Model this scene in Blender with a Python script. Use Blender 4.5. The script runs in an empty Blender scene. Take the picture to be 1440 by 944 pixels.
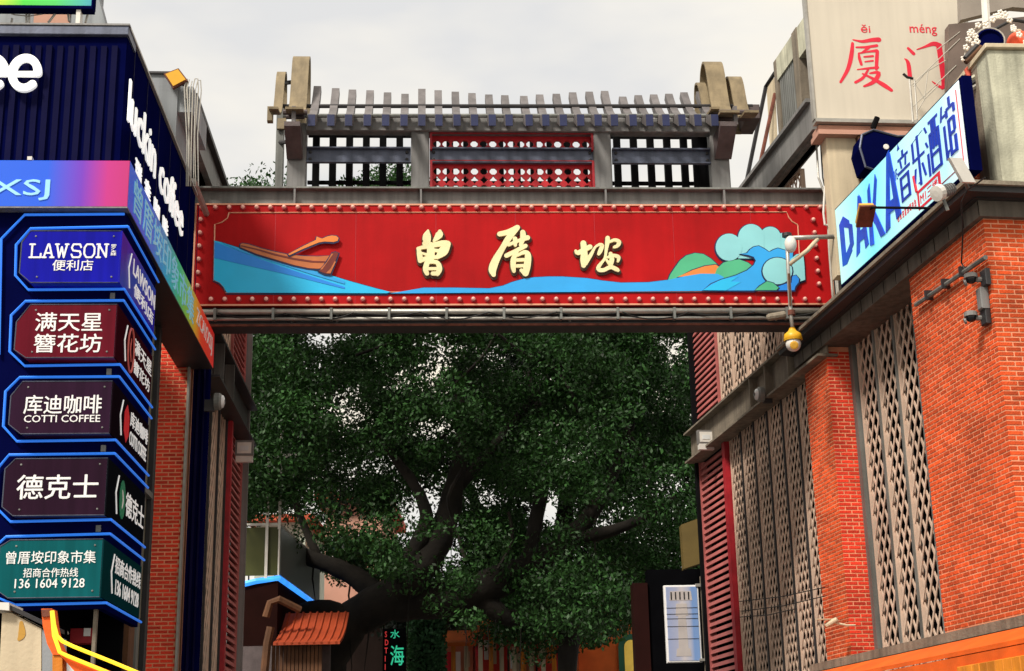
import bpy, math, random
import numpy as np
from mathutils import Matrix, Vector
random.seed(7); rng = np.random.default_rng(7)
S = bpy.context.scene
COL = S.collection

# ------------------------------------------------------------------ camera
PITCH, ROLL, FPX, CAMZ = math.radians(16.7), math.radians(-1.16), 2100.0, 1.6
fw = Vector((0, math.cos(PITCH), math.sin(PITCH)))
up0 = Vector((0, -math.sin(PITCH), math.cos(PITCH)))
rt0 = Vector((1, 0, 0))
rt = rt0*math.cos(ROLL) + up0*math.sin(ROLL)
up = -rt0*math.sin(ROLL) + up0*math.cos(ROLL)
CAM = Vector((0, 0, CAMZ))
cd = bpy.data.cameras.new('camera'); co = bpy.data.objects.new('camera', cd); COL.objects.link(co)
m = Matrix((rt, up, -fw)).transposed().to_4x4(); m.translation = CAM
co.matrix_world = m
cd.sensor_width = 36; cd.lens = FPX/1440*36; cd.clip_start = .1; cd.clip_end = 2000
S.camera = co

# ------------------------------------------------------------------ light
SUN_EL, SUN_AZ = math.radians(47), math.radians(216)     # azimuth of the sun, clockwise from +Y: behind the camera, to its left
w = bpy.data.worlds.new('World'); S.world = w; w.use_nodes = True
nt = w.node_tree; nt.nodes.clear()
out = nt.nodes.new('ShaderNodeOutputWorld')
sky = nt.nodes.new('ShaderNodeTexSky'); sky.sky_type = 'NISHITA'; sky.sun_disc = False
sky.sun_elevation = SUN_EL; sky.sun_rotation = SUN_AZ; sky.dust_density = 3
b1 = nt.nodes.new('ShaderNodeBackground'); b1.inputs[1].default_value = .08
nt.links.new(sky.outputs[0], b1.inputs[0])
tc = nt.nodes.new('ShaderNodeTexCoord')
mp = nt.nodes.new('ShaderNodeMapping'); mp.inputs['Scale'].default_value = (1, 1, 2.6)
nz = nt.nodes.new('ShaderNodeTexNoise'); nz.inputs['Scale'].default_value = 2.6; nz.inputs['Detail'].default_value = 5; nz.inputs['Roughness'].default_value = .5
cr = nt.nodes.new('ShaderNodeValToRGB')
cr.color_ramp.elements[0].position = .38; cr.color_ramp.elements[0].color = (.72, .72, .72, 1)
cr.color_ramp.elements[1].position = .62; cr.color_ramp.elements[1].color = (1.0, .91, .74, 1)
e = cr.color_ramp.elements.new(.5); e.color = (.88, .845, .775, 1)
b2 = nt.nodes.new('ShaderNodeBackground'); b2.inputs[1].default_value = 1.02
mx = nt.nodes.new('ShaderNodeMixShader'); mx.inputs[0].default_value = .97
nt.links.new(tc.outputs['Generated'], mp.inputs[0]); nt.links.new(mp.outputs[0], nz.inputs['Vector'])
nt.links.new(nz.outputs['Fac'], cr.inputs[0]); nt.links.new(cr.outputs[0], b2.inputs[0])
nt.links.new(b1.outputs[0], mx.inputs[1]); nt.links.new(b2.outputs[0], mx.inputs[2]); nt.links.new(mx.outputs[0], out.inputs[0])
sd = bpy.data.lights.new('sun', 'SUN'); sd.energy = 3.9; sd.angle = math.radians(11); sd.color = (1, .93, .83)
so = bpy.data.objects.new('sun', sd); COL.objects.link(so)
sv = Vector((math.sin(SUN_AZ)*math.cos(SUN_EL), math.cos(SUN_AZ)*math.cos(SUN_EL), math.sin(SUN_EL)))
so.rotation_euler = sv.to_track_quat('Z', 'Y').to_euler()
so.location = sv*40
S.view_settings.view_transform = 'Standard'; S.view_settings.look = 'None'
S.view_settings.exposure = .12; S.view_settings.gamma = 1

# ------------------------------------------------------------------ helpers
class Fr:
    """a vertical reference plane: u along it, y into it, z up"""
    def __init__(s, ox, oy, deg):
        a = math.radians(deg); s.a = a
        s.o = Vector((ox, oy, 0)); s.e = Vector((math.cos(a), math.sin(a), 0)); s.n = Vector((-math.sin(a), math.cos(a), 0))
    def q(s, px, py, y=0.0):
        d = fw*FPX + rt*(px-720) - up*(py-472)
        t = (s.n.dot(s.o - CAM) + y)/s.n.dot(d)
        p = CAM + d*t
        return ((p - s.o).dot(s.e), p.z)
    def u(s, px, py, y=0.0): return s.q(px, py, y)[0]
    def z(s, px, py, y=0.0): return s.q(px, py, y)[1]
    def W(s, u, y, z): return s.o + s.e*u + s.n*y + Vector((0, 0, z))
BASE = {}
def thing(name, label, cat, fr, base=(0, 0, 0), group=None, kind=None):
    o = bpy.data.objects.new(name, None); COL.objects.link(o)
    o.matrix_world = Matrix.Translation(fr.W(*base)) @ Matrix.Rotation(fr.a, 4, 'Z')
    o['label'] = label; o['category'] = cat
    if group: o['group'] = group
    if kind: o['kind'] = kind
    BASE[o.name] = Vector(base); o.empty_display_size = .2
    return o
class MB:
    def __init__(s): s.v = []; s.f = []
    def add(s, vs, fs):
        n = len(s.v); s.v += [tuple(p) for p in vs]; s.f += [tuple(i+n for i in f) for f in fs]; return s
    def box(s, x0, x1, y0, y1, z0, z1):
        if x0 > x1: x0, x1 = x1, x0
        if y0 > y1: y0, y1 = y1, y0
        if z0 > z1: z0, z1 = z1, z0
        v = [(x, y, z) for z in (z0, z1) for y in (y0, y1) for x in (x0, x1)]
        return s.add(v, [(0, 2, 3, 1), (4, 5, 7, 6), (0, 1, 5, 4), (2, 6, 7, 3), (0, 4, 6, 2), (1, 3, 7, 5)])
    def cbox(s, x0, x1, y0, y1, z0, z1, c=.01):
        """box with its vertical and front edges chamfered"""
        if x0 > x1: x0, x1 = x1, x0
        if y0 > y1: y0, y1 = y1, y0
        if z0 > z1: z0, z1 = z1, z0
        r = lambda a: [(x0+a, z0+a), (x1-a, z0+a), (x1-a, z1-a), (x0+a, z1-a)]
        v = [(x, y0, z) for x, z in r(c)] + [(x, y0+c, z) for x, z in r(0)] + [(x, y1, z) for x, z in r(0)]
        f = [(0, 1, 2, 3), (11, 10, 9, 8)]
        for k in (0, 4):
            for i in range(4):
                j = (i+1) % 4; f.append((k+i, k+4+i, k+4+j, k+j))
        return s.add(v, f)
    def prism(s, pts, y0, y1):
        n = len(pts)
        v = [(x, y0, z) for x, z in pts] + [(x, y1, z) for x, z in pts]
        return s.add(v, [tuple(range(n)), tuple(range(2*n-1, n-1, -1))] + [(i, n+i, n+(i+1) % n, (i+1) % n) for i in range(n)])
    def extr(s, pts, vec):
        n = len(pts); vec = Vector(vec)
        v = [Vector(p) for p in pts] + [Vector(p)+vec for p in pts]
        return s.add(v, [tuple(range(n)), tuple(range(2*n-1, n-1, -1))] + [(i, n+i, n+(i+1) % n, (i+1) % n) for i in range(n)])
    def tube(s, pts, r, n=8, caps=True):
        """pts: points (x,y,z) or (x,y,z,r)"""
        P = [Vector(p[:3]) for p in pts]; Rr = [p[3] if len(p) > 3 else r for p in pts]
        prev = None; base = len(s.v); ring = []
        for i, p in enumerate(P):
            t = (P[min(i+1, len(P)-1)] - P[max(i-1, 0)])
            if t.length < 1e-9: t = Vector((0, 0, 1))
            t.normalize()
            if prev is None:
                a = Vector((0, 0, 1)) if abs(t.z) < .9 else Vector((1, 0, 0))
                x = t.cross(a).normalized()
            else:
                x = (prev - t*prev.dot(t))
                x = x.normalized() if x.length > 1e-6 else t.orthogonal().normalized()
            prev = x; y = t.cross(x)
            ring.append([p + (x*math.cos(2*math.pi*k/n) + y*math.sin(2*math.pi*k/n))*Rr[i] for k in range(n)])
        vs = [v for rg in ring for v in rg]
        fs = [(i*n+k, i*n+(k+1) % n, (i+1)*n+(k+1) % n, (i+1)*n+k) for i in range(len(P)-1) for k in range(n)]
        if caps: fs += [tuple(range(n-1, -1, -1)), tuple((len(P)-1)*n+k for k in range(n))]
        return s.add(vs, fs)
    def ball(s, c, r, n=10, m=7, sz=1.0):
        vs = [(c[0], c[1], c[2]+r*sz)]
        for i in range(1, m):
            th = math.pi*i/m
            vs += [(c[0]+r*math.sin(th)*math.cos(2*math.pi*k/n), c[1]+r*math.sin(th)*math.sin(2*math.pi*k/n), c[2]+r*sz*math.cos(th)) for k in range(n)]
        vs.append((c[0], c[1], c[2]-r*sz))
        fs = [(0, 1+k, 1+(k+1) % n) for k in range(n)]
        for i in range(m-2):
            fs += [(1+i*n+k, 1+(i+1)*n+k, 1+(i+1)*n+(k+1) % n, 1+i*n+(k+1) % n) for k in range(n)]
        L = len(vs)-1
        fs += [(L, 1+(m-2)*n+(k+1) % n, 1+(m-2)*n+k) for k in range(n)]
        return s.add(vs, fs)
    def lathe(s, c, axis, prof, n=12):
        """prof: (r, h) pairs along axis"""
        ax = Vector(axis).normalized(); x = ax.orthogonal().normalized(); y = ax.cross(x); c = Vector(c)
        vs = [c + ax*h + (x*math.cos(2*math.pi*k/n)+y*math.sin(2*math.pi*k/n))*r for r, h in prof for k in range(n)]
        fs = [(i*n+k, i*n+(k+1) % n, (i+1)*n+(k+1) % n, (i+1)*n+k) for i in range(len(prof)-1) for k in range(n)]
        fs += [tuple(range(n)), tuple((len(prof)-1)*n+k for k in range(n-1, -1, -1))]
        return s.add(vs, fs)
    def build(s, name, mat, parent=None, label=None, kind=None, smooth=False, own=None):
        b = BASE.get(parent.name, Vector()) if parent else (Vector(own) if own else Vector())
        me = bpy.data.meshes.new(name)
        me.from_pydata([(x-b.x, y-b.y, z-b.z) for x, y, z in s.v], [], s.f); me.validate()
        me.materials.append(mat)
        if smooth: me.polygons.foreach_set('use_smooth', [True]*len(me.polygons))
        return link(name, me, parent, label, kind)
def link(name, me, parent, label=None, kind=None, loc=None):
    o = bpy.data.objects.new(name, me); COL.objects.link(o)
    if parent:
        o.parent = parent; BASE[o.name] = BASE.get(parent.name, Vector())
        if loc is not None: o.location = Vector(loc) - BASE[parent.name]
    if label: o['label'] = label
    if kind: o['kind'] = kind
    return o
def mesh_of(mb, mat, smooth=False):
    me = bpy.data.meshes.new('piece'); me.from_pydata(mb.v, [], mb.f); me.materials.append(mat)
    if smooth: me.polygons.foreach_set('use_smooth', [True]*len(me.polygons))
    return me

def catmull(P, k=5):
    P = [np.array(p, float) for p in P]
    if len(P) < 3: 
        return [P[0]+(P[1]-P[0])*i/k for i in range(k+1)]
    o = []
    for i in range(len(P)-1):
        a, b, c, d = P[max(i-1, 0)], P[i], P[i+1], P[min(i+2, len(P)-1)]
        for j in range(k):
            t = j/k
            o.append(.5*((2*b)+(-a+c)*t+(2*a-5*b+4*c-d)*t*t+(-a+3*b-3*c+d)*t**3))
    o.append(P[-1]); return o
def brush(mb, pts, y0, y1, k=5):
    """one brush stroke: pts (u, z, half width) swept to a solid with rounded ends"""
    C = catmull(pts, k); L = []; Rr = []
    for i, c in enumerate(C):
        t = C[min(i+1, len(C)-1)][:2] - C[max(i-1, 0)][:2]; t = t/(np.linalg.norm(t)+1e-9); n = np.array([-t[1], t[0]])
        L.append(c[:2]+n*c[2]); Rr.append(c[:2]-n*c[2])
    for i in range(len(C)-1):
        mb.prism([tuple(L[i]), tuple(L[i+1]), tuple(Rr[i+1]), tuple(Rr[i])], y0+random.uniform(0, .0006), y1)
    for c in (C[0], C[-1]):
        mb.prism([(c[0]+c[2]*math.cos(a), c[1]+c[2]*math.sin(a)) for a in np.linspace(0, 2*math.pi, 13)[:-1]], y0+random.uniform(.0007, .0012), y1)

def text_mb(body, u0, u1, z0, z1, y0, depth, bold=.0, res=2, yaw=False, keep=False, shear=0):
    """flat lettering fitted into the rectangle u0..u1, z0..z1 of a wall"""
    cu = bpy.data.curves.new('t', 'FONT'); cu.body = body; cu.resolution_u = res; cu.shear = shear
    cu.extrude = .05; ob = bpy.data.objects.new('t', cu); COL.objects.link(ob)
    dg = bpy.context.evaluated_depsgraph_get(); dg.update()
    me = bpy.data.meshes.new_from_object(ob.evaluated_get(dg))
    co_ = np.empty(len(me.vertices)*3); me.vertices.foreach_get('co', co_); co_ = co_.reshape(-1, 3)
    mn, mxx = co_.min(0), co_.max(0); sc = (mxx-mn); sc[sc == 0] = 1
    t = (co_-mn)/sc
    vs = [(u0+(u1-u0)*a, y0 + depth*(1-c), z0+(z1-z0)*b) for a, b, c in t]
    mb = MB(); fs = [tuple(p.vertices) for p in me.polygons]
    d = bold*(z1-z0)*.35/max(1, body.count('\n')+1); k = 0
    for dx, dz in (((0, 0),) if not bold else ((-d, 0), (d, 0), (0, d), (0, -d))):
        mb.add([(x+dx, y+.0004*k, z+dz) for x, y, z in vs], fs); k += 1
    bpy.data.objects.remove(ob); bpy.data.curves.remove(cu); bpy.data.meshes.remove(me)
    return mb

def worn_marks(mb, n, u0, u1, z0, z1, y0, y1, seed=3):
    """characters too worn to read: short crossing strokes"""
    r = random.Random(seed); cw = (u1-u0)/n; h = z1-z0
    for i in range(n):
        a = u0+i*cw; k = 0
        for j in range(3):
            z = z0+h*(.15+.3*j+r.uniform(-.05, .05)); mb.box(a+cw*.12, a+cw*r.uniform(.65, .88), y0-.0003*k, y1, z, z+h*.09); k += 1
        for j in range(2):
            x = a+cw*(.25+.35*j+r.uniform(-.06, .06)); mb.box(x, x+cw*.11, y0-.0003*k-.0002, y1, z0+h*r.uniform(0, .2), z1-h*r.uniform(0, .2)); k += 1
    return mb

# ------------------------------------------------------------------ materials
def mat(name, rgb, rough=.6, metal=0, var=.2, scale=2.5, bump=.15, streak=0, emit=0, spec=.4, fine=40, isl=0):
    m = bpy.data.materials.new(name); m.use_nodes = True; nt = m.node_tree; N = nt.nodes; L = nt.links
    b = N['Principled BSDF']; b.inputs['Roughness'].default_value = rough; b.inputs['Metallic'].default_value = metal
    b.inputs['Specular IOR Level'].default_value = spec
    tc = N.new('ShaderNodeTexCoord')
    n1 = N.new('ShaderNodeTexNoise'); n1.inputs['Scale'].default_value = scale; n1.inputs['Detail'].default_value = 6
    L.new(tc.outputs['Object'], n1.inputs['Vector'])
    mr = N.new('ShaderNodeMapRange'); mr.inputs[1].default_value = .3; mr.inputs[2].default_value = .7
    mr.inputs[3].default_value = 1-var; mr.inputs[4].default_value = 1+var*.6
    L.new(n1.outputs['Fac'], mr.inputs[0]); fac = mr.outputs[0]
    if streak:
        mp = N.new('ShaderNodeMapping'); mp.inputs['Scale'].default_value = (9, 9, .6)
        n2 = N.new('ShaderNodeTexNoise'); n2.inputs['Scale'].default_value = 1.3; n2.inputs['Detail'].default_value = 4
        L.new(tc.outputs['Object'], mp.inputs[0]); L.new(mp.outputs[0], n2.inputs['Vector'])
        m2 = N.new('ShaderNodeMapRange'); m2.inputs[1].default_value = .35; m2.inputs[2].default_value = .6
        m2.inputs[3].default_value = 1-streak; m2.inputs[4].default_value = 1
        L.new(n2.outputs['Fac'], m2.inputs[0])
        mu = N.new('ShaderNodeMath'); mu.operation = 'MULTIPLY'; L.new(fac, mu.inputs[0]); L.new(m2.outputs[0], mu.inputs[1]); fac = mu.outputs[0]
    if isl:
        ge = N.new('ShaderNodeNewGeometry'); oi = N.new('ShaderNodeObjectInfo')
        ad = N.new('ShaderNodeMath'); ad.operation = 'ADD'; L.new(ge.outputs['Random Per Island'], ad.inputs[0]); L.new(oi.outputs['Random'], ad.inputs[1])
        fr_ = N.new('ShaderNodeMath'); fr_.operation = 'FRACT'; L.new(ad.outputs[0], fr_.inputs[0])
        m3 = N.new('ShaderNodeMapRange'); m3.inputs[3].default_value = 1-isl; m3.inputs[4].default_value = 1+isl*.6; L.new(fr_.outputs[0], m3.inputs[0])
        mu = N.new('ShaderNodeMath'); mu.operation = 'MULTIPLY'; L.new(fac, mu.inputs[0]); L.new(m3.outputs[0], mu.inputs[1]); fac = mu.outputs[0]
    vm = N.new('ShaderNodeVectorMath'); vm.operation = 'SCALE'; vm.inputs[0].default_value = rgb
    L.new(fac, vm.inputs['Scale']); L.new(vm.outputs[0], b.inputs['Base Color'])
    if emit:
        b.inputs['Emission Color'].default_value = (*rgb, 1); b.inputs['Emission Strength'].default_value = emit
        L.new(vm.outputs[0], b.inputs['Emission Color'])
    if bump:
        n3 = N.new('ShaderNodeTexNoise'); n3.inputs['Scale'].default_value = fine; n3.inputs['Detail'].default_value = 4
        L.new(tc.outputs['Object'], n3.inputs['Vector'])
        bp = N.new('ShaderNodeBump'); bp.inputs['Strength'].default_value = bump; bp.inputs['Distance'].default_value = .02
        L.new(n3.outputs['Fac'], bp.inputs['Height']); L.new(bp.outputs[0], b.inputs['Normal'])
    return m
def grad_mat(name, axis, stops, a, bnd, emit=0, rough=.35):
    """colour print changing along one object axis (0 x, 1 y, 2 z) between a and bnd"""
    m = mat(name, (1, 1, 1), rough=rough, var=.02, bump=0); nt = m.node_tree; N = nt.nodes; L = nt.links
    b = N['Principled BSDF']; tc = N.new('ShaderNodeTexCoord'); sx = N.new('ShaderNodeSeparateXYZ'); L.new(tc.outputs['Object'], sx.inputs[0])
    mr = N.new('ShaderNodeMapRange'); mr.inputs[1].default_value = a; mr.inputs[2].default_value = bnd; L.new(sx.outputs[axis], mr.inputs[0])
    cr = N.new('ShaderNodeValToRGB'); L.new(mr.outputs[0], cr.inputs[0])
    el = cr.color_ramp.elements
    el[0].position = stops[0][0]; el[0].color = (*stops[0][1], 1); el[1].position = stops[-1][0]; el[1].color = (*stops[-1][1], 1)
    for p, c in stops[1:-1]: e = el.new(p); e.color = (*c, 1)
    L.new(cr.outputs[0], b.inputs['Base Color'])
    if emit: L.new(cr.outputs[0], b.inputs['Emission Color']); b.inputs['Emission Strength'].default_value = emit
    return m
M = {}
M['steel'] = mat('steel_grey', (.21, .215, .20), .5, .2, .25, 2, .1, streak=.35)
M['steel_light'] = mat('steel_light', (.225, .22, .215), .5, .1, .2, 2.2, .1, streak=.3)
M['steel_blue'] = mat('steel_blue', (.12, .135, .19), .45, .3, .25, 3, .1, streak=.3)
M['steel_dark'] = mat('steel_dark', (.035, .033, .035), .5, .2, .3, 4, .1)
M['rib'] = mat('rib_paint', (.165, .15, .15), .6, 0, .22, 5, .15, streak=.2, isl=.15)
M['rib_end'] = mat('rib_end_paint', (.014, .02, .075), .45, 0, .2, 6, .1)
M['horn'] = mat('ornament_paint', (.26, .20, .115), .65, 0, .22, 5, .2, streak=.25)
M['horn_dark'] = mat('bracket_paint', (.10, .075, .075), .6, 0, .3, 6, .2)
M['black'] = mat('black_paint', (.006, .006, .007), .7, 0, .2, 5, .05, spec=.05)
M['rust'] = mat('rusty_edge', (.16, .05, .03), .8, 0, .5, 9, .3)
M['pipe'] = mat('galvanised_pipe', (.42, .40, .36), .4, .4, .2, 8, .1)
M['red'] = mat('red_board', (.44, .006, .008), .6, 0, .25, 1.1, .05, streak=.07, spec=.12)
M['redfret'] = mat('red_fretwork', (.62, .02, .03), .5, 0, .2, 6, .05)
M['redpaint'] = mat('red_paint', (.40, .015, .025), .5, 0, .3, 5, .1)
M['trim'] = mat('gold_line', (.75, .35, .22), .4, .2, .1, 5, 0)
M['bulb'] = mat('bulb_glass', (.80, .42, .34), .3, 0, .05, 5, 0, emit=.1)
M['gold'] = mat('gold_letter', (.93, .82, .46), .35, .15, .12, 4, .05)
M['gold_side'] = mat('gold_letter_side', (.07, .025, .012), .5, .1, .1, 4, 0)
M['wave'] = mat('wave_blue', (.03, .38, .85), .4, 0, .08, 2, 0)
M['wave2'] = mat('wave_blue_deep', (.02, .26, .85), .4, 0, .08, 2, 0)
M['wave3'] = mat('wave_cyan', (.02, .52, .90), .4, 0, .08, 2, 0)
M['outline'] = mat('outline_navy', (.006, .012, .07), .5, 0, .1, 2, 0)
M['foam'] = mat('foam_teal', (.28, .66, .70), .4, 0, .1, 2, 0)
M['hill'] = mat('hill_green', (.08, .46, .24), .4, 0, .1, 3, 0)
M['orange'] = mat('print_orange', (.80, .24, .05), .4, 0, .1, 3, 0)
M['boat'] = mat('boat_brown', (.55, .16, .05), .4, 0, .15, 6, 0)
M['boatdark'] = mat('boat_maroon', (.18, .025, .015), .4, 0, .15, 6, 0)
M['brick'] = mat('brick_orange', (.78, .092, .014), .85, 0, .38, .9, .5, isl=.32, streak=.15, fine=60)
M['brick_red'] = mat('brick_red', (.78, .045, .016), .85, 0, .35, 1.2, .5, isl=.3, fine=60)
M['mortar'] = mat('mortar', (.82, .36, .20), .95, 0, .25, 2, .4)
M['lattice'] = mat('lattice_taupe', (.64, .47, .36), .6, 0, .2, 1.5, .1)
M['louvre'] = mat('louvre_pink_red', (.45, .13, .12), .55, 0, .25, 3, .1)
M['concrete'] = mat('grey_concrete', (.24, .20, .15), .85, 0, .35, 2.5, .4, streak=.3)
M['cornice'] = mat('cornice_grey', (.15, .125, .10), .8, 0, .3, 2, .3, streak=.35)
M['cam_grey'] = mat('camera_grey', (.20, .19, .18), .4, 0, .2, 8, .05)
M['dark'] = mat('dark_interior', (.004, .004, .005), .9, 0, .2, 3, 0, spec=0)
M['navy'] = mat('navy_cladding', (.002, .003, .040), .6, 0, .25, 2, .05, spec=.0)
M['navyrib'] = mat('navy_rib', (.006, .006, .036), .6, 0, .3, 2, .05, spec=.02)
M['white_lit'] = mat('lit_white', (.9, .9, .88), .4, 0, .02, 2, 0, emit=.55)
M['white_side'] = mat('brightened_print', (.85, .85, .84), .5, 0, .05, 4, 0, emit=.25)  # faint glow added so the side print stays white in grazing sun
M['white'] = mat('white_print', (.88, .87, .86), .5, 0, .06, 4, 0)
M['neon'] = mat('neon_blue', (.03, .20, .85), .3, 0, .05, 2, 0, emit=.5)
M['neon_soft'] = mat('neon_blue_soft', (.02, .12, .55), .3, 0, .05, 2, 0, emit=.4)
M['neon_yellow'] = mat('neon_yellow', (1, .62, .03), .3, 0, .05, 2, 0, emit=.9)
M['cream'] = mat('cream_wall', (.66, .55, .38), .85, 0, .15, 1.5, .15, streak=.15)
M['sheet'] = mat('billboard_sheet', (.62, .56, .46), .6, 0, .08, .8, .05, streak=.05)
M['redink'] = mat('red_ink', (.72, .02, .05), .5, 0, .15, 6, 0)
M['orange_roof'] = mat('orange_fascia', (.85, .13, .01), .55, 0, .25, 2.5, .15)
M['orange_wood'] = mat('orange_planks', (.85, .28, .02), .55, 0, .3, 3, .15, isl=.25, streak=.3)
M['plaster'] = mat('stained_plaster', (.56, .55, .42), .9, 0, .3, 3.2, .3, streak=.3)
M['cable'] = mat('cable_black', (.01, .01, .01), .6, 0, .1, 5, 0)
M['cable_pale'] = mat('cable_pale', (.45, .42, .36), .5, 0, .1, 5, 0)
M['glass'] = mat('lamp_glass', (.72, .74, .74), .15, 0, .05, 5, 0)
M['lamp_amber'] = mat('lamp_amber', (.75, .42, .05), .3, 0, .1, 5, 0)
M['camwhite'] = mat('camera_housing', (.75, .72, .66), .35, 0, .1, 8, 0)
M['lens'] = mat('camera_lens', (.01, .01, .012), .1, 0, .1, 8, 0)
M['bark'] = mat('bark', (.013, .010, .007), .95, 0, .6, 2.5, 1, fine=9)
M['wood'] = mat('timber', (.12, .05, .02), .8, 0, .3, 4, .3, streak=.3)
M['pinkwall'] = mat('pink_wall', (.55, .30, .22), .85, 0, .2, 1, .1)
M['greywall'] = mat('grey_render', (.30, .32, .34), .85, 0, .2, 1.2, .1, streak=.2)
M['window'] = mat('window_glass', (.03, .04, .05), .1, 0, .2, 1, 0, spec=.6)
M['ground'] = mat('paving', (.16, .15, .14), .85, 0, .25, .8, .3)
M['roof_tile'] = mat('roof_tile', (.42, .07, .03), .8, 0, .3, 2, .3, isl=.3)

# reference planes of the place
G = Fr(0, 17.6, 3.43)            # the gate
R = Fr(3.93, 17.24, -81.45)      # alley front of the brick building, u runs towards the street
L = Fr(-3.47, 12.3, 93.19)       # alley front of the shop building, u runs away from the street
LF = Fr(-3.47, 12.3, 3.43)       # street front of the shop building
# ================================================================== ground
g = MB(); g.box(-400, 400, -60, 900, -.3, 0); o = g.build('ground', M['ground'], kind='structure')

# ================================================================== steel gate over the alley
gz = lambda py, y=0, px=700: G.z(px, py, y)
gu = lambda px, py=230, y=0: G.u(px, py, y)
gate = thing('steel_gate', 'grey steel gate bridging the alley with a ribbed open roof along its top', 'gate', G, (0, 0, gz(463)))
uL, uR = -3.97, 4.16
zt, zs, zb0, zb1 = gz(266), gz(287), gz(430), gz(462)
mb = MB()                                   # upper I-beam
mb.cbox(uL, uR, -.08, .22, zt-.03, zt, .006); mb.box(uL, uR, .02, .04, gz(300), zt-.03)
b = mb.build('top_beam', M['steel'], gate)
for px in (415, 592, 851, 1017):
    s = MB(); s.box(gu(px, 275)-.012, gu(px, 275)+.012, -.075, .02, gz(300), zt-.031); s.build('stiffener', M['steel_light'], b)
mb = MB()                                   # lower I-beam
mb.cbox(uL+.1, uR-.15, -.12, .26, gz(437)-.02, gz(437), .006); mb.box(uL+.1, uR-.15, .05, .07, gz(458), gz(437)-.02)
mb.cbox(uL+.1, uR-.15, -.12, .26, gz(460), gz(457), .006)
b = mb.build('bottom_beam', M['steel_dark'], gate)
mb = MB(); mb.box(uL+.1, uR-.15, -.123, -.10, gz(462), gz(459)); mb.build('rusty_flange_edge', M['rust'], b)
for px in (412, 475, 800, 1028):
    s = MB(); s.box(gu(px, 440)-.012, gu(px, 440)+.012, -.115, .05, gz(456.9), gz(437)-.022); s.build('stiffener', M['steel'], b)
# superstructure posts and rails
posts = [(403, 430, 262, 175), (578, 604, 262, 172), (836, 861, 262, 172), (1001, 1027, 264, 172)]
for a, c, y0, y1 in posts:
    s = MB(); s.cbox(gu(a, 250), gu(c, 250), -.02, .16, zt+.001, gz(y1), .012); s.build('post', M['steel_light'], gate)
s = MB(); s.cbox(gu(387, 230, .5), gu(398, 230, .5), .5, .62, zt, G.z(393, 150, .5), .006); s.build('post', M['steel'], gate)
s = MB()
for py in (199, 116):
    s.tube([(gu(392, py, .5), .54, G.z(392, py, .5)), (gu(408, py, .3), .3, G.z(408, py, .3))], .03)
s.build('tie_rod', M['steel_dark'], gate)
s = MB(); s.cbox(gu(430), gu(1001), -.05, .10, gz(187), gz(167), .01); s.build('eave_rail', M['steel_light'], gate)
bays = [(430.3, 577.7), (604.3, 835.7), (861.3, 1000.7)]
for a, c in bays:
    s = MB(); x0, x1 = gu(a, 218), gu(c, 218)
    s.box(x0, x1, .05, .07, gz(228), gz(208)); s.box(x0, x1, -.01, .05, gz(209.5), gz(207.5)); s.box(x0, x1, -.01, .05, gz(229), gz(227))
    r_ = s.build('middle_rail', M['steel_blue'], gate)
    for ex in (x0+.05, x1-.05):
        for zz in (gz(213), gz(223)):
            q = MB(); q.lathe((ex, .055, zz), (0, -1, 0), [(.022, 0), (.022, .022), (.012, .026)], 6); q.build('bolt', M['steel_dark'], r_)
# dark trellis of the rear frame
Y2 = .75
zlo, zhi = zt, G.z(700, 183, Y2)
bars = [438+23.6*k for k in range(24)]
for px in bars:
    if px > 990: break
    s = MB(); u = G.u(px+6, 225, Y2); s.box(u-.045, u+.045, Y2, Y2+.09, zlo, zhi); s.build('rear_bar', M['black'], gate)
s = MB()
u0, u1 = G.u(432, 220, Y2), G.u(1010, 220, Y2)
for pa, pb in ((251, 255), (184, 189)):
    s.box(u0, u1, Y2+.09, Y2+.14, G.z(700, pb, Y2), G.z(700, pa, Y2))
s.box(G.u(975, 220, Y2), G.u(1008, 220, Y2), Y2+.02, Y2+.08, zlo, zhi)
s.build('rear_rail', M['black'], gate)
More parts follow.
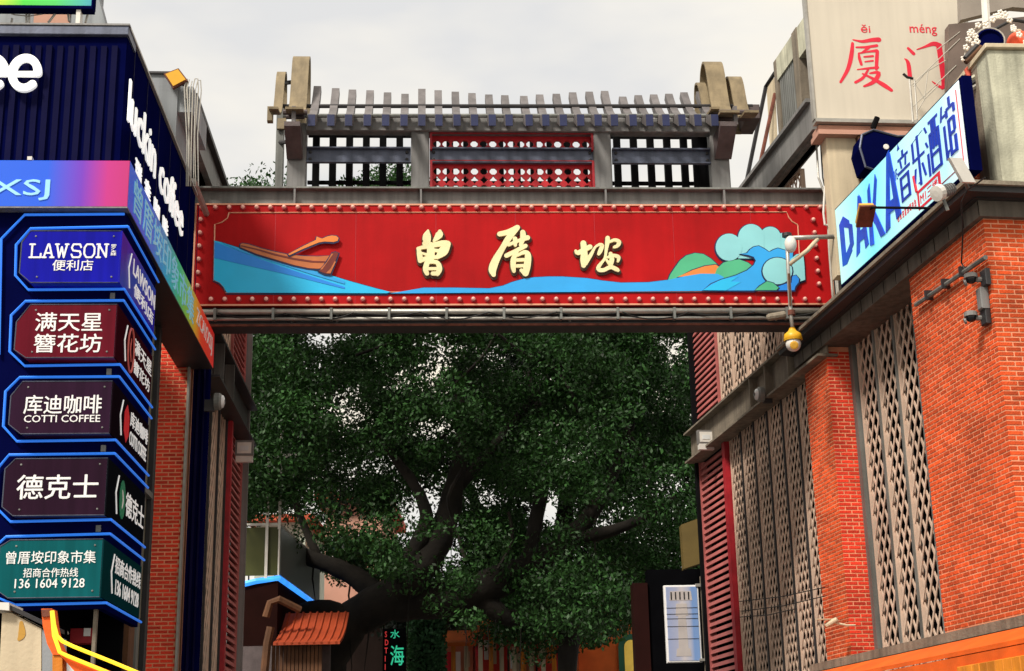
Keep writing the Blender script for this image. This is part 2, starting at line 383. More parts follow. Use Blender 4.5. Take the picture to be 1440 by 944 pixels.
# red fretwork of the centre bay, octagonal holes
def fret(u0, u1, z0, z1, cols, rows, y0, y1, name):
    mb = MB(); cw = (u1-u0)/cols; ch = cw*.98
    for i in range(cols):
        for j in range(rows):
            cx, cz = u0+(i+.5)*cw, z1-(j+.5)*ch-.045
            r = cw*.42
            oc = [(cx+r*math.cos(a)*(1 if j % 2 == 0 else 1.05), cz+r*math.sin(a)) for a in [math.pi/8+k*math.pi/4 for k in range(8)]] if j % 2 == 0 else \
                 [(cx+r*1.12*math.cos(a)*(1.0 if k % 2 == 0 else .62), cz+r*1.12*math.sin(a)*(1.0 if k % 2 == 0 else .62)) for k, a in enumerate([q*math.pi/4 for q in range(8)])]
            sq = []
            hx, hz = cw/2, ch/2
            for (px_, pz_) in oc:
                dx, dz = px_-cx, pz_-cz; k = min(hx/abs(dx) if abs(dx) > 1e-6 else 9, hz/abs(dz) if abs(dz) > 1e-6 else 9); sq.append((cx+dx*k, cz+dz*k))
            corners = [(cx+hx, cz+hz), (cx-hx, cz+hz), (cx-hx, cz-hz), (cx+hx, cz-hz)]
            zc = lambda z: max(z0, min(z1, z))
            for k in range(8):
                a1, a2 = oc[k], oc[(k+1) % 8]; b1_, b2_ = sq[k], sq[(k+1) % 8]
                poly = [a1, b1_]
                for c in corners:
                    if (abs(b1_[0]-c[0]) < 1e-6 and abs(b2_[1]-c[1]) < 1e-6) or (abs(b1_[1]-c[1]) < 1e-6 and abs(b2_[0]-c[0]) < 1e-6):
                        if b1_ != c and b2_ != c: poly.append(c)
                poly += [b2_, a2]
                if all(p[1] <= z0 for p in poly) or all(p[1] >= z1 for p in poly): continue
                mb.prism([(x, zc(z)) for x, z in poly], y0, y1)
    mb.box(u0, u1, y0-.002, y1+.01, z1-.048, z1)
    return mb
x0, x1 = gu(604.5), gu(835.5)
for za, zb in ((187.5, 211), (226, 263.5)):
    f_ = fret(x0+.03, x1-.03, gz(zb), gz(za), 17, 3, .10, .135, 'f').build('fretwork', M['redfret'], gate)
    s = MB(); s.box(x0, x0+.03, -.015, .15, gz(zb), gz(za)); s.box(x1-.03, x1, -.015, .15, gz(zb), gz(za)); s.box(x0+.03, x1-.03, -.015, .0, gz(za)-.012, gz(za)); s.build('red_frame', M['redpaint'], f_)
# rods carrying the roof ribs
for py, y in ((149.5, .12), (163, -.12)):
    s = MB(); s.tube([(gu(398, py, y), y, gz(py, y, 398)), (gu(1058, py, y), y, gz(py, y, 1058))], .028); s.build('purlin', M['steel_dark'] if y > 0 else M['steel'], gate)
# roof ribs
lefts = [432.5, 459.7, 484.6, 510.8, 536.7, 562.6, 587.6, 611.7, 637.1, 661.8, 686.7, 710.4, 738.5, 762, 786.8, 811, 835.6, 858.5, 884.9, 908, 931, 953.5, 976, 999.7]
tops = [121, 124, 126, 127, 130, 132, 125, 127, 129, 131, 133, 134, 135, 133, 132, 130, 129, 128, 136, 134, 133, 132, 130, 129]
def ribshape(mb, u0, u1, yE, yT, z0, z1, zT, th=.10, n=7, pw=1.9):
    """concave rafter: vertical nose z0..z1 at the eave, sweeping up and back to zT"""
    f = []; bk = []
    for i in range(n+1):
        t = i/n
        y = yE + (yT-yE)*(1-(1-t)**1.0); z = z1 + (zT-z1)*(.32*t+.68*t**pw)
        f.append((y, z)); 
    for i in range(n+1):
        y, z = f[n-i]; t = (n-i)/n
        bk.append((y+th*(.25+.65*t), z-th*(1.25-.75*t)))
    pr = f + bk[:-1] + [(yE+.005, z0)]
    v = [(u0, y, z) for y, z in pr]; mb.extr(v, (u1-u0, 0, 0))
for px, tp in zip(lefts, tops):
    y = -.42; u0 = G.u(px, 170, y); u1 = u0+.098
    s = MB(); ribshape(s, u0, u1, y, .40, G.z(px, 177.5, y), G.z(px, 161, y), G.z(px, tp, .40))
    rb = s.build('roof_rib', M['rib'], gate)
    s = MB(); zz = G.z(px, 177.5, y); s.box(u0+.004, u1-.004, y-.012, y+.0, zz+.002, G.z(px, 161.5, y)); s.build('end_cap', M['rib_end'], rb)
# end ornaments: swept ribbons that rise at the back, roll over and flare down to the eave
def horn(pxa, pxb, pyt, pyb, curl, name='end_ornament', mtl='horn', yb=-.55, yt=.42):
    ua, ub = G.u(pxa, pyb, yb), G.u(pxb, pyb, yb)
    zb_, zt_ = G.z(pxa, pyb, yb), G.z(pxa, pyt, yb+.95)
    H = zt_-zb_; k_ = curl/.42
    key = [(yb, 0), (yb+.20, .03), (yb+.38, .11), (yb+.52, .27), (yb+.62, .50), (yb+.70, .74), (yb+.80, .92), (yb+.95, 1.0), (yb+.95+.16*k_, .95), (yb+.95+.26*k_, .80), (yb+.95+.30*k_, .58), (yb+.95+.27*k_, .34), (yb+.95+.16*k_, .16)]
    path = [(p[0], zb_+H*p[1]) for p in catmull(key, 3)]
    th = .03; P = [np.array(p) for p in path]; off = []
    for i, p in enumerate(P):
        t = P[min(i+1, len(P)-1)]-P[max(i-1, 0)]; t = t/np.linalg.norm(t); off.append(p+np.array([t[1], -t[0]])*th)
    mb = MB(); 
    for i in range(len(P)-1):
        q = [P[i], P[i+1], off[i+1], off[i]]; mb.extr([(ua, a[0], a[1]) for a in q], (ub-ua, 0, 0))
    return mb.build(name, M[mtl], gate)
horn(401, 426, 80, 150, .22)
horn(378, 391, 102, 150, .2)
horn(1013, 1040, 88, 155, .42)
horn(1047, 1067, 109, 155, .3)
horn(1000, 1012, 118, 150, .2, 'end_ornament', 'horn', -.45, .28)
# lower flared lips and brackets under the ornaments
s = MB(); s.cbox(G.u(376, 165, -.4), G.u(384, 165, -.4), -.44, -.36, G.z(380, 172, -.4), G.z(380, 151, -.4)); s.build('ornament_lip', M['horn'], gate)
for a, c, py0, py1 in ((398, 432, 158, 165), (1002, 1060, 158, 168)):
    s = MB(); s.tube([(G.u(a, py0, -.3), -.3, G.z(a, py0, -.3)), (G.u(c, py0, -.3), -.3, G.z(c, py0, -.3))], .035)
    s.tube([(G.u(a+4, py1, -.2), -.2, G.z(a, py1, -.2)), (G.u(c-4, py1, -.2), -.2, G.z(c, py1, -.2))], .028)
    s.build('ornament_axle', M['horn_dark'], gate)
for a in (413, 1034):
    s = MB(); s.box(G.u(a, 163, -.45)-.025, G.u(a, 163, -.45)+.025, -.47, -.40, G.z(a, 176, -.45), G.z(a, 150, -.45)); s.build('ornament_hanger', M['rib'], gate)
for a, c in ((404, 426), (1004, 1027)):
    ua, ub = gu(a, 220), gu(c, 220); z0, z1 = gz(221, -.05, a), G.z(a, 175, -.5)
    s = MB(); s.extr([(ua, -.022, z0-.02), (ua, -.06, z0-.03), (ua, -.50, z1-.02), (ua, -.50, z1+.04), (ua, -.022, z1+.04)], (ub-ua, 0, 0))
    s.build('corner_bracket', M['horn_dark'], gate)
s = MB(); s.cbox(G.u(1043, 166, .35), G.u(1063, 166, .35), .1, .6, G.z(1050, 178, .35), G.z(1050, 158, .35)); s.build('ornament_block', M['horn_dark'], gate)

# pipes and cables strapped along the underside of the gate
pipe = thing('conduit_run', 'pale conduit pipe with sagging cables strapped along the bottom of the gate', 'pipe', G, (uL+.1, -.2, gz(444)))
s = MB(); s.tube([(uL+.12, -.17, gz(444)), (uR-.35, -.17, gz(444))], .035, 10); s.build('pipe', M['pipe'], pipe, smooth=True)
s = MB(); s.tube([(uL+.12, -.16, gz(453.5)), (uR-.4, -.16, gz(453.5))], .022, 8); s.build('pipe', M['pipe'], pipe, smooth=True)
s = MB()
for k in range(9):
    a = uL+.4+k*.82; pts = [(a+.82*t, -.20+.02*math.sin(9*t+k), gz(449)+.02-.06*math.sin(math.pi*t)*(1+.5*math.sin(k*2.3))) for t in np.linspace(0, 1, 9)]
    s.tube(pts, .009, 5)
s.build('cable', M['cable'], pipe)
for k in range(11):
    a = uL+.35+k*.7; s = MB(); s.box(a, a+.03, -.215, -.12, gz(456), gz(440)); s.build('clamp', M['steel'], pipe)

# ================================================================== red signboard
y0 = -.16
sign = thing('gate_signboard', 'long red signboard with gold brush characters, blue waves and a border of round bulbs', 'sign', G, (0, y0, gz(429)))
sx0, sx1 = G.u(272, 350, y0), G.u(1168, 350, y0)
sz0, sz1 = G.z(720, 430, y0), G.z(720, 287, y0)
s = MB(); s.cbox(sx0, sx1, y0, y0+.135, sz0, sz1, .008); s.build('board', M['red'], sign)
for k in range(1, 8):
    s = MB(); u = sx0+(sx1-sx0)*k/8; s.box(u-.003, u+.003, y0-.0015, y0, sz0+.01, sz1-.01); s.build('panel_joint', M['redpaint'], sign)
s = MB()
for z in (sz0+.012, sz1-.014): s.box(sx0, sx1, y0-.012, y0-.0005, z-.010, z+.010)
for x in (sx0+.01, sx1-.012): s.box(x-.010, x+.010, y0-.010, y0-.0005, sz0+.024, sz1-.026)
s.build('edge_trim', M['trim'], sign)
P = lambda px, py: G.q(px, py, y0)
def notched():
    pts = [P(322, 299), P(1104, 298)]
    for k in range(5):
        a = math.pi/2*k/4; pts.append(P(1118-14*math.cos(a)+0, 298+17*math.sin(a)))
    pts = [P(322, 299.5), P(1106, 298.5), P(1109, 306), P(1114, 312), P(1121, 316), P(1122, 318), P(1126, 395), P(1118, 397), P(1112, 402), P(1108, 410),
           P(317, 412), P(315, 404), P(309, 398), P(301, 395), P(302, 316), P(312, 313), P(320, 307)]
    return pts
nl = notched(); s = MB()
s.tube([(a, y0-.004, b) for a, b in nl+[nl[0]]], .008, 5, caps=False); s.build('inner_line', M['trim'], sign)
bm = MB(); bm.ball((0, 0, 0), .025, 10, 6); bulb = mesh_of(bm, M['bulb'], True)
cm = MB(); cm.lathe((0, .034, 0), (0, -1, 0), [(.036, 0), (.036, .010), (.024, .012)], 10); sock = mesh_of(cm, M['redpaint'])
spots = [(284+19.3*k, 292.3+.0*k) for k in range(46)] + [(297+19.4*k, 421.5) for k in range(45)] + \
        [(282.5-.9*k, 309.5+18.6*k) for k in range(6)] + [(1143+1.6*k, 310+18*k) for k in range(6)]
for px, py in spots:
    if px > 1160: continue
    u, z = P(px, py); o = link('bulb', bulb, sign, loc=(u, y0-.036, z)); o2 = bpy.data.objects.new('socket', sock); COL.objects.link(o2); o2.parent = o
def plate(name, pts, t0, t1, m_, outline=True, lab=None):
    q = [P(*p) for p in pts]
    s = MB(); s.prism(q, y0-t1, y0-t0); o = s.build(name, m_, sign, label=lab)
    if outline:
        c = np.mean(q, 0); A = np.array(q); n = len(A); out_ = []
        area = sum(A[i][0]*A[(i+1) % n][1]-A[(i+1) % n][0]*A[i][1] for i in range(n)); sg = 1 if area > 0 else -1
        for i in range(n):
            e1 = A[i]-A[i-1]; e2 = A[(i+1) % n]-A[i]; e1 = e1/(np.linalg.norm(e1)+1e-9); e2 = e2/(np.linalg.norm(e2)+1e-9)
            nn = np.array([e1[1]+e2[1], -(e1[0]+e2[0])])*sg; l = np.linalg.norm(nn); nn = nn/(l+1e-9)
            out_.append(tuple(A[i]+nn*.017+np.array([.0, -.006])))
        s = MB(); s.prism(out_, y0-t0-.001-(t1-t0)*.3, y0-max(t0, .002)+.001 if t0 else y0-.002); s.build('outline', M['outline'], o)
    return o
def arc(cx, cy, rx, ry, a0, a1, n=14): return [(cx+rx*math.cos(math.radians(a)), cy+ry*math.sin(math.radians(a))) for a in np.linspace(a0, a1, n)]
Z = lambda l, ox, oy, sc: [(ox+a/sc, oy+b/sc) for a, b in l]
z6 = lambda l: Z(l, 260, 250, 3.13); z7 = lambda l: Z(l, 720, 250, 3.13); zw = lambda l: Z(l, 930, 300, 5.76); zb_ = lambda l: Z(l, 295, 295, 7.58)
waveL = zb_([(50, 335), (130, 355), (310, 412), (700, 520), (1160, 665), (1440, 752)]) + z6([(740, 462), (850, 492), (905, 505), (890, 511), (185, 508)]) + zb_([(150, 830), (110, 785), (45, 755)])
plate('wave', waveL, 0, .020, M['wave3'])
plate('wave_band', zb_([(55, 350), (50, 520), (350, 590), (800, 690), (1200, 790), (1440, 850), (1440, 830), (1000, 690), (600, 555), (250, 425)]), .0205, .024, M['wave2'], False)
plate('wave_crest', zb_([(130, 360), (400, 450), (800, 560), (1200, 690), (1440, 770), (1440, 800), (1100, 700), (700, 570), (350, 460)]), .0245, .027, M['wave'], False)
waveC = z6([(905, 512), (1050, 487), (1190, 487), (1340, 490), (1400, 478)]) + z7([(0, 462), (50, 448), (100, 441), (160, 438), (220, 438), (330, 445), (400, 456), (480, 465), (600, 463), (690, 452), (760, 436), (830, 425), (905, 426), (930, 440), (930, 500)])
plate('wave', waveC, 0, .022, M['wave'])
plate('hill', zw([(50, 550), (70, 500), (110, 440), (150, 385), (200, 345), (270, 325), (340, 333), (400, 370), (450, 415), (480, 460), (460, 510), (250, 540)]), 0, .010, M['hill'])
plate('sand_strip', zw([(130, 520), (250, 465), (350, 432), (440, 420), (470, 440), (450, 500), (250, 510)]), .0105, .016, M['orange'], True)
plate('hill', zw([(430, 500), (450, 450), (500, 405), (560, 385), (630, 378), (700, 405), (745, 440), (700, 520), (560, 560), (440, 560)]), .0105, .018, M['hill'])
plate('cloud', zw([(960, 165), (1010, 160), (1050, 180), (1060, 200), (1060, 400), (960, 400)]), 0, .010, M['foam'])
plate('cloud', zw(arc(880, 195, 85, 83, 180, 350, 14) + [(965, 380), (795, 380)]), 0, .014, M['foam'])
plate('cloud', zw(arc(725, 200, 105, 108, 180, 355, 16) + [(830, 370), (620, 370)]), 0, .018, M['foam'])
plate('cloud', zw(arc(545, 280, 107, 110, 0, 345, 24)), .0, .022, M['foam'])
crest = zw([(635, 335), (690, 330), (715, 300), (745, 280), (785, 272), (830, 295), (870, 322), (900, 305), (940, 290), (990, 305), (1060, 325), (1060, 420), (1000, 560), (880, 600), (745, 632), (330, 632), (400, 580), (480, 545), (600, 510), (690, 470), (745, 425), (762, 390), (745, 360), (700, 345)])
plate('wave', crest, .022, .030, M['wave'])
plate('wave_band', zw([(330, 630), (480, 545), (620, 520), (560, 560), (640, 565), (520, 632)]), .0305, .033, M['wave3'], False)
plate('cloud', zw([(1040, 380), (1090, 340), (1145, 330), (1155, 440), (1160, 545), (1120, 560), (1070, 600), (1040, 600)]), .0, .032, M['foam'])
plate('cloud', zw(arc(935, 475, 120, 108, 0, 345, 24)), .031, .036, M['foam'])
plate('wave', zw([(1055, 520), (1085, 510), (1110, 540), (1105, 570), (1080, 600), (1072, 632), (930, 632), (930, 605), (1000, 580), (1050, 570)]), .0325, .039, M['wave2'])
plate('hill', zw([(752, 632), (790, 600), (850, 560), (900, 575), (945, 612), (925, 632)]), .037, .042, M['hill'])
hull = zb_([(330, 378), (350, 368), (420, 380), (560, 425), (700, 460), (850, 490), (1000, 505), (1150, 508), (1280, 500), (1262, 560), (1230, 610), (1165, 640), (1050, 632), (900, 600), (700, 540), (500, 480), (330, 410)])
bt = plate('boat', hull, .027, .034, M['boat'])
plate('boat_rail', zb_([(330, 400), (500, 440), (700, 500), (900, 545), (1100, 575), (1230, 575), (1235, 560), (1100, 555), (900, 525), (700, 480), (500, 425), (340, 390)]), .0345, .037, M['boatdark'], False)
plate('boat_stern', zb_([(1310, 470), (1340, 462), (1375, 475), (1350, 540), (1290, 700), (1230, 690), (1165, 665), (1220, 610), (1280, 520)]), .0345, .042, M['boatdark'])
plate('boat_plank', zb_([(1300, 480), (1318, 485), (1200, 650), (1180, 650), (1250, 570)]), .0425, .044, M['boat'], False)
plate('boat_plank', zb_([(1335, 560), (1345, 570), (1290, 690), (1240, 690), (1290, 640)]), .0425, .044, M['boat'], False)
plate('paddle', zb_([(1140, 300), (1200, 322), (1250, 300), (1300, 288), (1350, 292), (1375, 315), (1365, 345), (1320, 358), (1230, 352), (1165, 362), (1000, 430), (850, 500), (840, 485), (1000, 400), (1135, 335)]), .0375, .044, M['orange'])
# brush characters
def glyph(name, strokes, ox, oy, sc, lab):
    s = MB(); s2 = MB()
    for st in strokes:
        pts = []; p2 = []
        for x, y, w_ in st:
            u, z = P(ox+x/sc, oy+y/sc); k = 1/sc/113.0; pts.append((u, z, w_*k)); p2.append((u+.006, z-.012, w_*k+.019))
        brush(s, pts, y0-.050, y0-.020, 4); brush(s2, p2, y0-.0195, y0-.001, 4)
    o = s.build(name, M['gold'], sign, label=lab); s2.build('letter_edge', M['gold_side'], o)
glyph('gold_character', [
    [(465, 125, 18), (450, 200, 60), (440, 290, 62), (410, 325, 35)],
    [(650, 135, 28), (640, 190, 58), (560, 285, 22)],
    [(315, 405, 28), (335, 500, 42), (345, 595, 38)], [(310, 405, 26), (480, 365, 38), (690, 325, 48), (770, 330, 48)],
    [(770, 335, 50), (700, 450, 75), (610, 545, 30)], [(500, 350, 52), (510, 470, 60), (510, 590, 45)], [(345, 590, 38), (500, 545, 34), (630, 540, 26)],
    [(360, 470, 14), (450, 500, 26), (540, 480, 30)], [(540, 430, 26), (620, 440, 30)],
    [(455, 620, 42), (425, 720, 40), (450, 795, 34)], [(450, 615, 30), (600, 620, 34), (645, 720, 42), (610, 800, 36)], [(540, 795, 34), (620, 795, 34)], [(470, 720, 26), (600, 720, 26)]],
    560, 315, 11.11, 'gold brush character with two ear-like top strokes')
glyph('gold_character', [
    [(340, 222, 38), (470, 190, 40), (600, 125, 38)], [(600, 125, 40), (480, 270, 46), (380, 430, 42), (280, 610, 56), (235, 740, 58), (250, 820, 34)],
    [(565, 290, 34), (570, 385, 26)], [(680, 195, 38), (685, 270, 42), (650, 380, 28)], [(470, 380, 26), (620, 320, 26), (750, 275, 38)],
    [(440, 540, 34), (560, 480, 32), (720, 395, 32)], [(600, 490, 20), (545, 580, 38), (540, 700, 38), (550, 770, 26)],
    [(600, 540, 18), (700, 490, 32), (755, 530, 45), (745, 680, 52), (720, 800, 46)], [(590, 605, 26), (690, 600, 26)], [(590, 692, 26), (690, 688, 26)], [(660, 755, 28), (720, 810, 36)]],
    670, 310, 10.49, 'gold brush character with one long sweeping stroke')
glyph('gold_character', [
    [(335, 255, 55), (350, 400, 58), (350, 560, 72), (340, 680, 45)], [(190, 400, 26), (230, 440, 45), (330, 390, 45), (460, 325, 48)],
    [(370, 640, 46), (480, 470, 34), (560, 330, 22), (640, 280, 28)], [(640, 280, 30), (690, 300, 38), (655, 400, 42), (625, 460, 30)],
    [(795, 155, 42), (790, 240, 42), (770, 360, 32), (740, 540, 24), (630, 690, 36), (630, 755, 42), (720, 765, 38), (850, 710, 40), (960, 750, 42), (990, 770, 32)],
    [(830, 230, 26), (930, 195, 32), (1010, 230, 40), (985, 300, 36), (920, 330, 28)], [(850, 455, 38), (875, 560, 46), (850, 650, 46)], [(760, 560, 20), (820, 630, 34)],
    [(790, 525, 24), (900, 490, 34), (1000, 520, 38), (990, 600, 24)]],
    795, 325, 13.49, 'gold brush character with a square of joined strokes')
# ================================================================== brick building beside the alley (frame R)
BZ0 = 2.2                                   # lowest height that can be seen
uc, uf = R.u(1405, 500), R.u(1300, 600)     # near and far edge of the corner pier
zc = R.z(1290, 383)                         # brick stops under the cornice
u2n, u2f = R.u(1171, 600), R.u(1138, 600)   # near and far edge of the second pier
bb = thing('brick_building', 'orange brick building with grey cornice, brick piers and tall lattice panels', 'building', R, (uc, 0, 0))
RB = .34                                    # recess of the bays
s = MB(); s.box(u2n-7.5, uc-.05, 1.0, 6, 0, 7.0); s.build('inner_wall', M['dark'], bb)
def brick_face(core_u, core_y, z0, z1, kind, wmax, mtl, parent, keep):
    """courses of thin bricks on one face; the pieces named in keep become single objects, the rest one mesh"""
    PU, PZ = .156, .047; n = 0; rest = MB(); L_ = []
    rows = int((z1-z0)/PZ)
    for j in range(rows):
        z = z1-(j+1)*PZ+.005; off = (j % 2)*PU*.5
        a = -off
        while a < wmax-.01:
            a0, a1 = max(a, 0)+.0, min(a+PU-.015, wmax)
            if a1-a0 > .02:
                d = random.uniform(.003, .006)
                if kind == 'u': L_.append((core_u-a1, core_u-a0, core_y-d, core_y+.004, z, z+PZ-.015))     # runs away from the street
                else: L_.append((core_u-.004, core_u+d, core_y+a0, core_y+a1, z, z+PZ-.015))
            a += PU
    return L_
def put_bricks(boxes, keepn, mtl, parent, key):
    boxes = sorted(boxes, key=key); rest = MB()
    for i, b in enumerate(boxes):
        if i < keepn:
            s = MB(); s.box(*b); s.build('brick', mtl, parent)
        else: rest.box(*b)
    if rest.v: rest.build('brick_courses', mtl, parent, kind='stuff')
# corner pier
s = MB(); s.box(uf, uc, 0, 3.2, BZ0-.6, zc); pier = s.build('brick_pier', M['mortar'], bb)
fa = brick_face(uc, 0, BZ0, zc, 'u', uc-uf, M['brick'], pier, 0)
fb = brick_face(uc, .0, BZ0, zc, 'y', 3.1, M['brick'], pier, 0)
zm = R.z(1405, 620)
put_bricks(fa, 190, M['brick'], pier, lambda b: abs(b[0]-uc+.5)+abs(b[4]-zm))
put_bricks(fb, 60, M['brick'], pier, lambda b: abs(b[2]-.1)+abs(b[4]-zm))
# second pier
s = MB(); s.box(u2f, u2n, 0, RB+.02, BZ0-.6, zc+.1); pier2 = s.build('brick_pier', M['mortar'], bb)
fa = brick_face(u2n, 0, BZ0, zc-.05, 'u', u2n-u2f, M['brick'], pier2, 0); fb = brick_face(u2n, 0, BZ0, zc-.05, 'y', RB, M['brick_red'], pier2, 0)
put_bricks(fa, 0, M['brick'], pier2, lambda b: b[4]); put_bricks(fb, 40, M['brick_red'], pier2, lambda b: abs(b[4]-R.z(1190, 640)))
# lattice panels
def clip(p, q, x0, x1, z0, z1):
    t0, t1 = 0., 1.; dx, dz = q[0]-p[0], q[1]-p[1]
    for pp, qq in ((-dx, p[0]-x0), (dx, x1-p[0]), (-dz, p[1]-z0), (dz, z1-p[1])):
        if abs(pp) < 1e-9:
            if qq < 0: return None
            continue
        r = qq/pp
        if pp < 0: t0 = max(t0, r)
        else: t1 = min(t1, r)
    if t0 >= t1: return None
    return (p[0]+dx*t0, p[1]+dz*t0), (p[0]+dx*t1, p[1]+dz*t1)
def lattice(u0, u1, z0, z1, y, parent, n=3, asp=1.75, fr_=.045, bw=.095, mtl='lattice'):
    s = MB(); s.box(u0, u0+fr_, y-.01, y+.05, z0, z1); s.box(u1-fr_, u1, y-.01, y+.05, z0, z1)
    s.box(u0+fr_, u1-fr_, y-.01, y+.05, z1-fr_, z1); s.box(u0+fr_, u1-fr_, y-.01, y+.05, z0, z0+fr_)
    p_ = s.build('lattice_panel', M[mtl], parent)
    a0, a1, c0, c1 = u0+fr_, u1-fr_, z0+fr_, z1-fr_
    w = (a1-a0)/n; h = w*asp; s = MB(); W_ = a1-a0; K = int((c1-c0)/h)+n+2
    for sg, yy in ((1, y), (-1, y+.013)):
        for k in range(-n-1, K):
            za = c0+k*h; p = (a0, za) if sg == 1 else (a0, za+n*h)
            q = (a1, za+n*h) if sg == 1 else (a1, za)
            r = clip(p, q, a0, a1, c0, c1)
            if not r: continue
            (xa, za_), (xb, zb2) = r; d = math.hypot(xb-xa, zb2-za_)
            if d < .03: continue
            nx, nz = -(zb2-za_)/d*w*bw, (xb-xa)/d*w*bw
            s.prism([(xa+nx, za_+nz), (xb+nx, zb2+nz), (xb-nx, zb2-nz), (xa-nx, za_-nz)], yy, yy+.011)
    s.build('mesh', M[mtl], p_, kind='stuff')
    return p_
y1 = RB
ua, ub = u2n+.03, uf-.0
pw = (R.u(1303, 600, RB)-ua-.10)/3
s = MB(); s.box(ua-.02, ua+.08, y1-.06, y1+.1, BZ0, zc+.2); s.build('bay_post', M['steel'], bb)
for k in range(4):
    a = ua+.10+k*pw; lattice(a+.008, a+pw-.03, BZ0, zc+.15, y1, bb, fr_=.025)
    s = MB(); s.box(a+pw-.028, a+pw+.010, y1-.03, y1+.08, BZ0, zc+.16); s.build('bay_mullion', M['steel'], bb)
# far bay, under the girder
Y3 = .12
ur0, ur1 = R.u(1030, 700, Y3), R.u(1143, 700, Y3)
gz0, gz1 = R.z(1138, 519), R.z(1150, 459)
nl_ = 6; pw = (u2f-ur0-.05)/nl_
for k in range(nl_):
    a = ur0+.03+k*pw; lattice(a+.008, a+pw-.035, BZ0, gz0+.02, Y3, bb, fr_=.02, n=4, bw=.09)
    s = MB(); s.box(a+pw-.033, a+pw+.013, Y3-.03, Y3+.06, BZ0, gz0); s.build('bay_mullion', M['steel_dark'], bb)
s = MB(); s.box(ur0-.15, ur0+.0, Y3-.08, Y3+.08, BZ0, gz0); s.build('red_post', M['redpaint'], bb)
ul0 = R.u(990, 700, Y3)
def louvres(u0, u1, z0, z1, y, parent, pitch=.105, mtl='louvre'):
    s = MB(); s.box(u0-.03, u0, y-.05, y+.08, z0, z1); s.box(u1, u1+.02, y-.05, y+.08, z0, z1)
    s.box(u0, u1, y+.06, y+.075, z0, z0+.03); s.box(u0, u1, y+.06, y+.075, z1-.03, z1)
    fr2 = s.build('louvre_panel', M[mtl], parent)
    sl = MB(); sl.extr([(u0, y-.035, 0), (u0, y-.012, .062), (u0, y+.03, .075), (u0, y+.0, .005)], (u1-u0, 0, 0)); me = mesh_of(sl, M[mtl])
    z = z0+.02; 
    while z < z1-.05:
        link('slat', me, fr2, loc=(0, 0, z)) ; z += pitch
    return fr2
louvres(ul0, ur0-.152, BZ0, gz0-.02, Y3, bb)
s = MB(); s.box(ul0-.12, ul0-.031, Y3-.1, 3, 0, 9.2); s.build('end_post', M['black'], bb)
# steel girder
s = MB(); yG = -.14
s.box(ul0-.1, u2f-.02+.9, yG, yG+.26, gz0-.03, gz0); s.box(ul0-.1, u2f+.88, yG, yG+.26, gz1-.0, gz1+.03); s.box(ul0-.1, u2f+.88, yG+.12, yG+.14, gz0, gz1)
gird = s.build('girder', M['concrete'], bb)
for px in (1067, 1090, 1124):
    u = R.u(px, 560); s = MB(); s.box(u-.015, u+.015, yG+.01, yG+.12, gz0, gz1); s.build('stiffener', M['concrete'], gird)
# storey above the girder, behind and above the gate
zu1 = R.z(1110, 215, .1)
ulat = R.u(1012, 520, Y3)
louvres(R.u(978, 520, Y3)+.03, ulat-.03, gz1+.05, 9.0, Y3, bb, pitch=.10)
pw = 4.3/6
for k in range(6):
    a = ulat+k*pw; lattice(a+.012, a+pw-.03, gz1+.05, 9.35, Y3, bb, fr_=.02, n=4, bw=.09)
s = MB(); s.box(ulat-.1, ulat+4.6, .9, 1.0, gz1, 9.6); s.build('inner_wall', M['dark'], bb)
# parapet beam over it
def quad(name, pts, y, t, mtl, parent, fr=R, lab=None):
    s = MB(); s.prism([fr.q(px, py, y) for px, py in pts], y, y+t); return s.build(name, M[mtl], parent, label=lab)
zpa, zpb, zpc = R.z(1094, 206, -.1), R.z(1110, 220, -.1), R.z(1134, 215, -.1)
uP0, uP1 = R.u(1046, 268, -.1)-1.0, R.u(1143, 160, -.1)
s = MB(); s.box(uP0, uP1, -.12, .14, zpb-.05, zpa); s.box(uP0, uP1, -.18, .2, zpa, zpa+.05); s.build('parapet_beam', M['steel_light'], bb)
s = MB(); s.box(uP0, uP1, .02, .1, 9.36, zpb-.051); s.build('soffit_board', M['steel_dark'], bb)
s = MB(); s.box(uP0, uP1, -.05, .1, 9.36, 9.43); s.build('sill_rail', M['steel_light'], bb)
# roof screen: pale frame with a dark louvre field
fr_top = thing('roof_screen', 'tall pale metal screen with dark vertical louvres standing on the roof edge', 'screen', R, (R.u(1118, 150), 0, zpa+.05))
ys = .05
A, B = R.u(1092, 150, ys), R.u(1135, 120, ys)
z0_, z1_ = zpa+.05, R.z(1119, 41, ys)
C = R.u(1120, 120, ys)
s = MB(); s.box(A, A+.12, ys, ys+.12, z0_, z1_); s.box(C-.02, C+.18, ys-.01, ys+.14, z0_, z1_+.01); s.box(B+.3, B+.5, ys, ys+.12, z0_, z1_); s.build('upright', M['concrete'], fr_top)
s = MB(); s.box(A+.12, C-.02, ys, ys+.1, R.z(1118, 78, ys), z1_); s.box(C+.18, B+.3, ys, ys+.1, R.z(1130, 73, ys), z1_); s.build('head_panel', M['plaster'], fr_top)
s = MB(); s.box(A+.12, B+.3, ys+.14, ys+.16, z0_, z1_-.1); s.build('backing', M['dark'], fr_top)
n_ = 9
for k in range(n_):
    u = A+.14+(C-.04-A-.14)*(k+.5)/n_; s = MB(); s.box(u-.025, u+.025, ys+.02, ys+.09, z0_, R.z(1118, 78, ys)); s.build('slat', M['steel'], fr_top)
s = MB(); s.tube([(R.u(1048, 264, -.1), -.1, R.z(1048, 264, -.1)), (R.u(1077, 122, .2), .2, R.z(1077, 122, .2)), (R.u(1090, 102, .2), .2, R.z(1090, 102, .2))], .03, 6); s.build('brace', M['steel_dark'], fr_top)
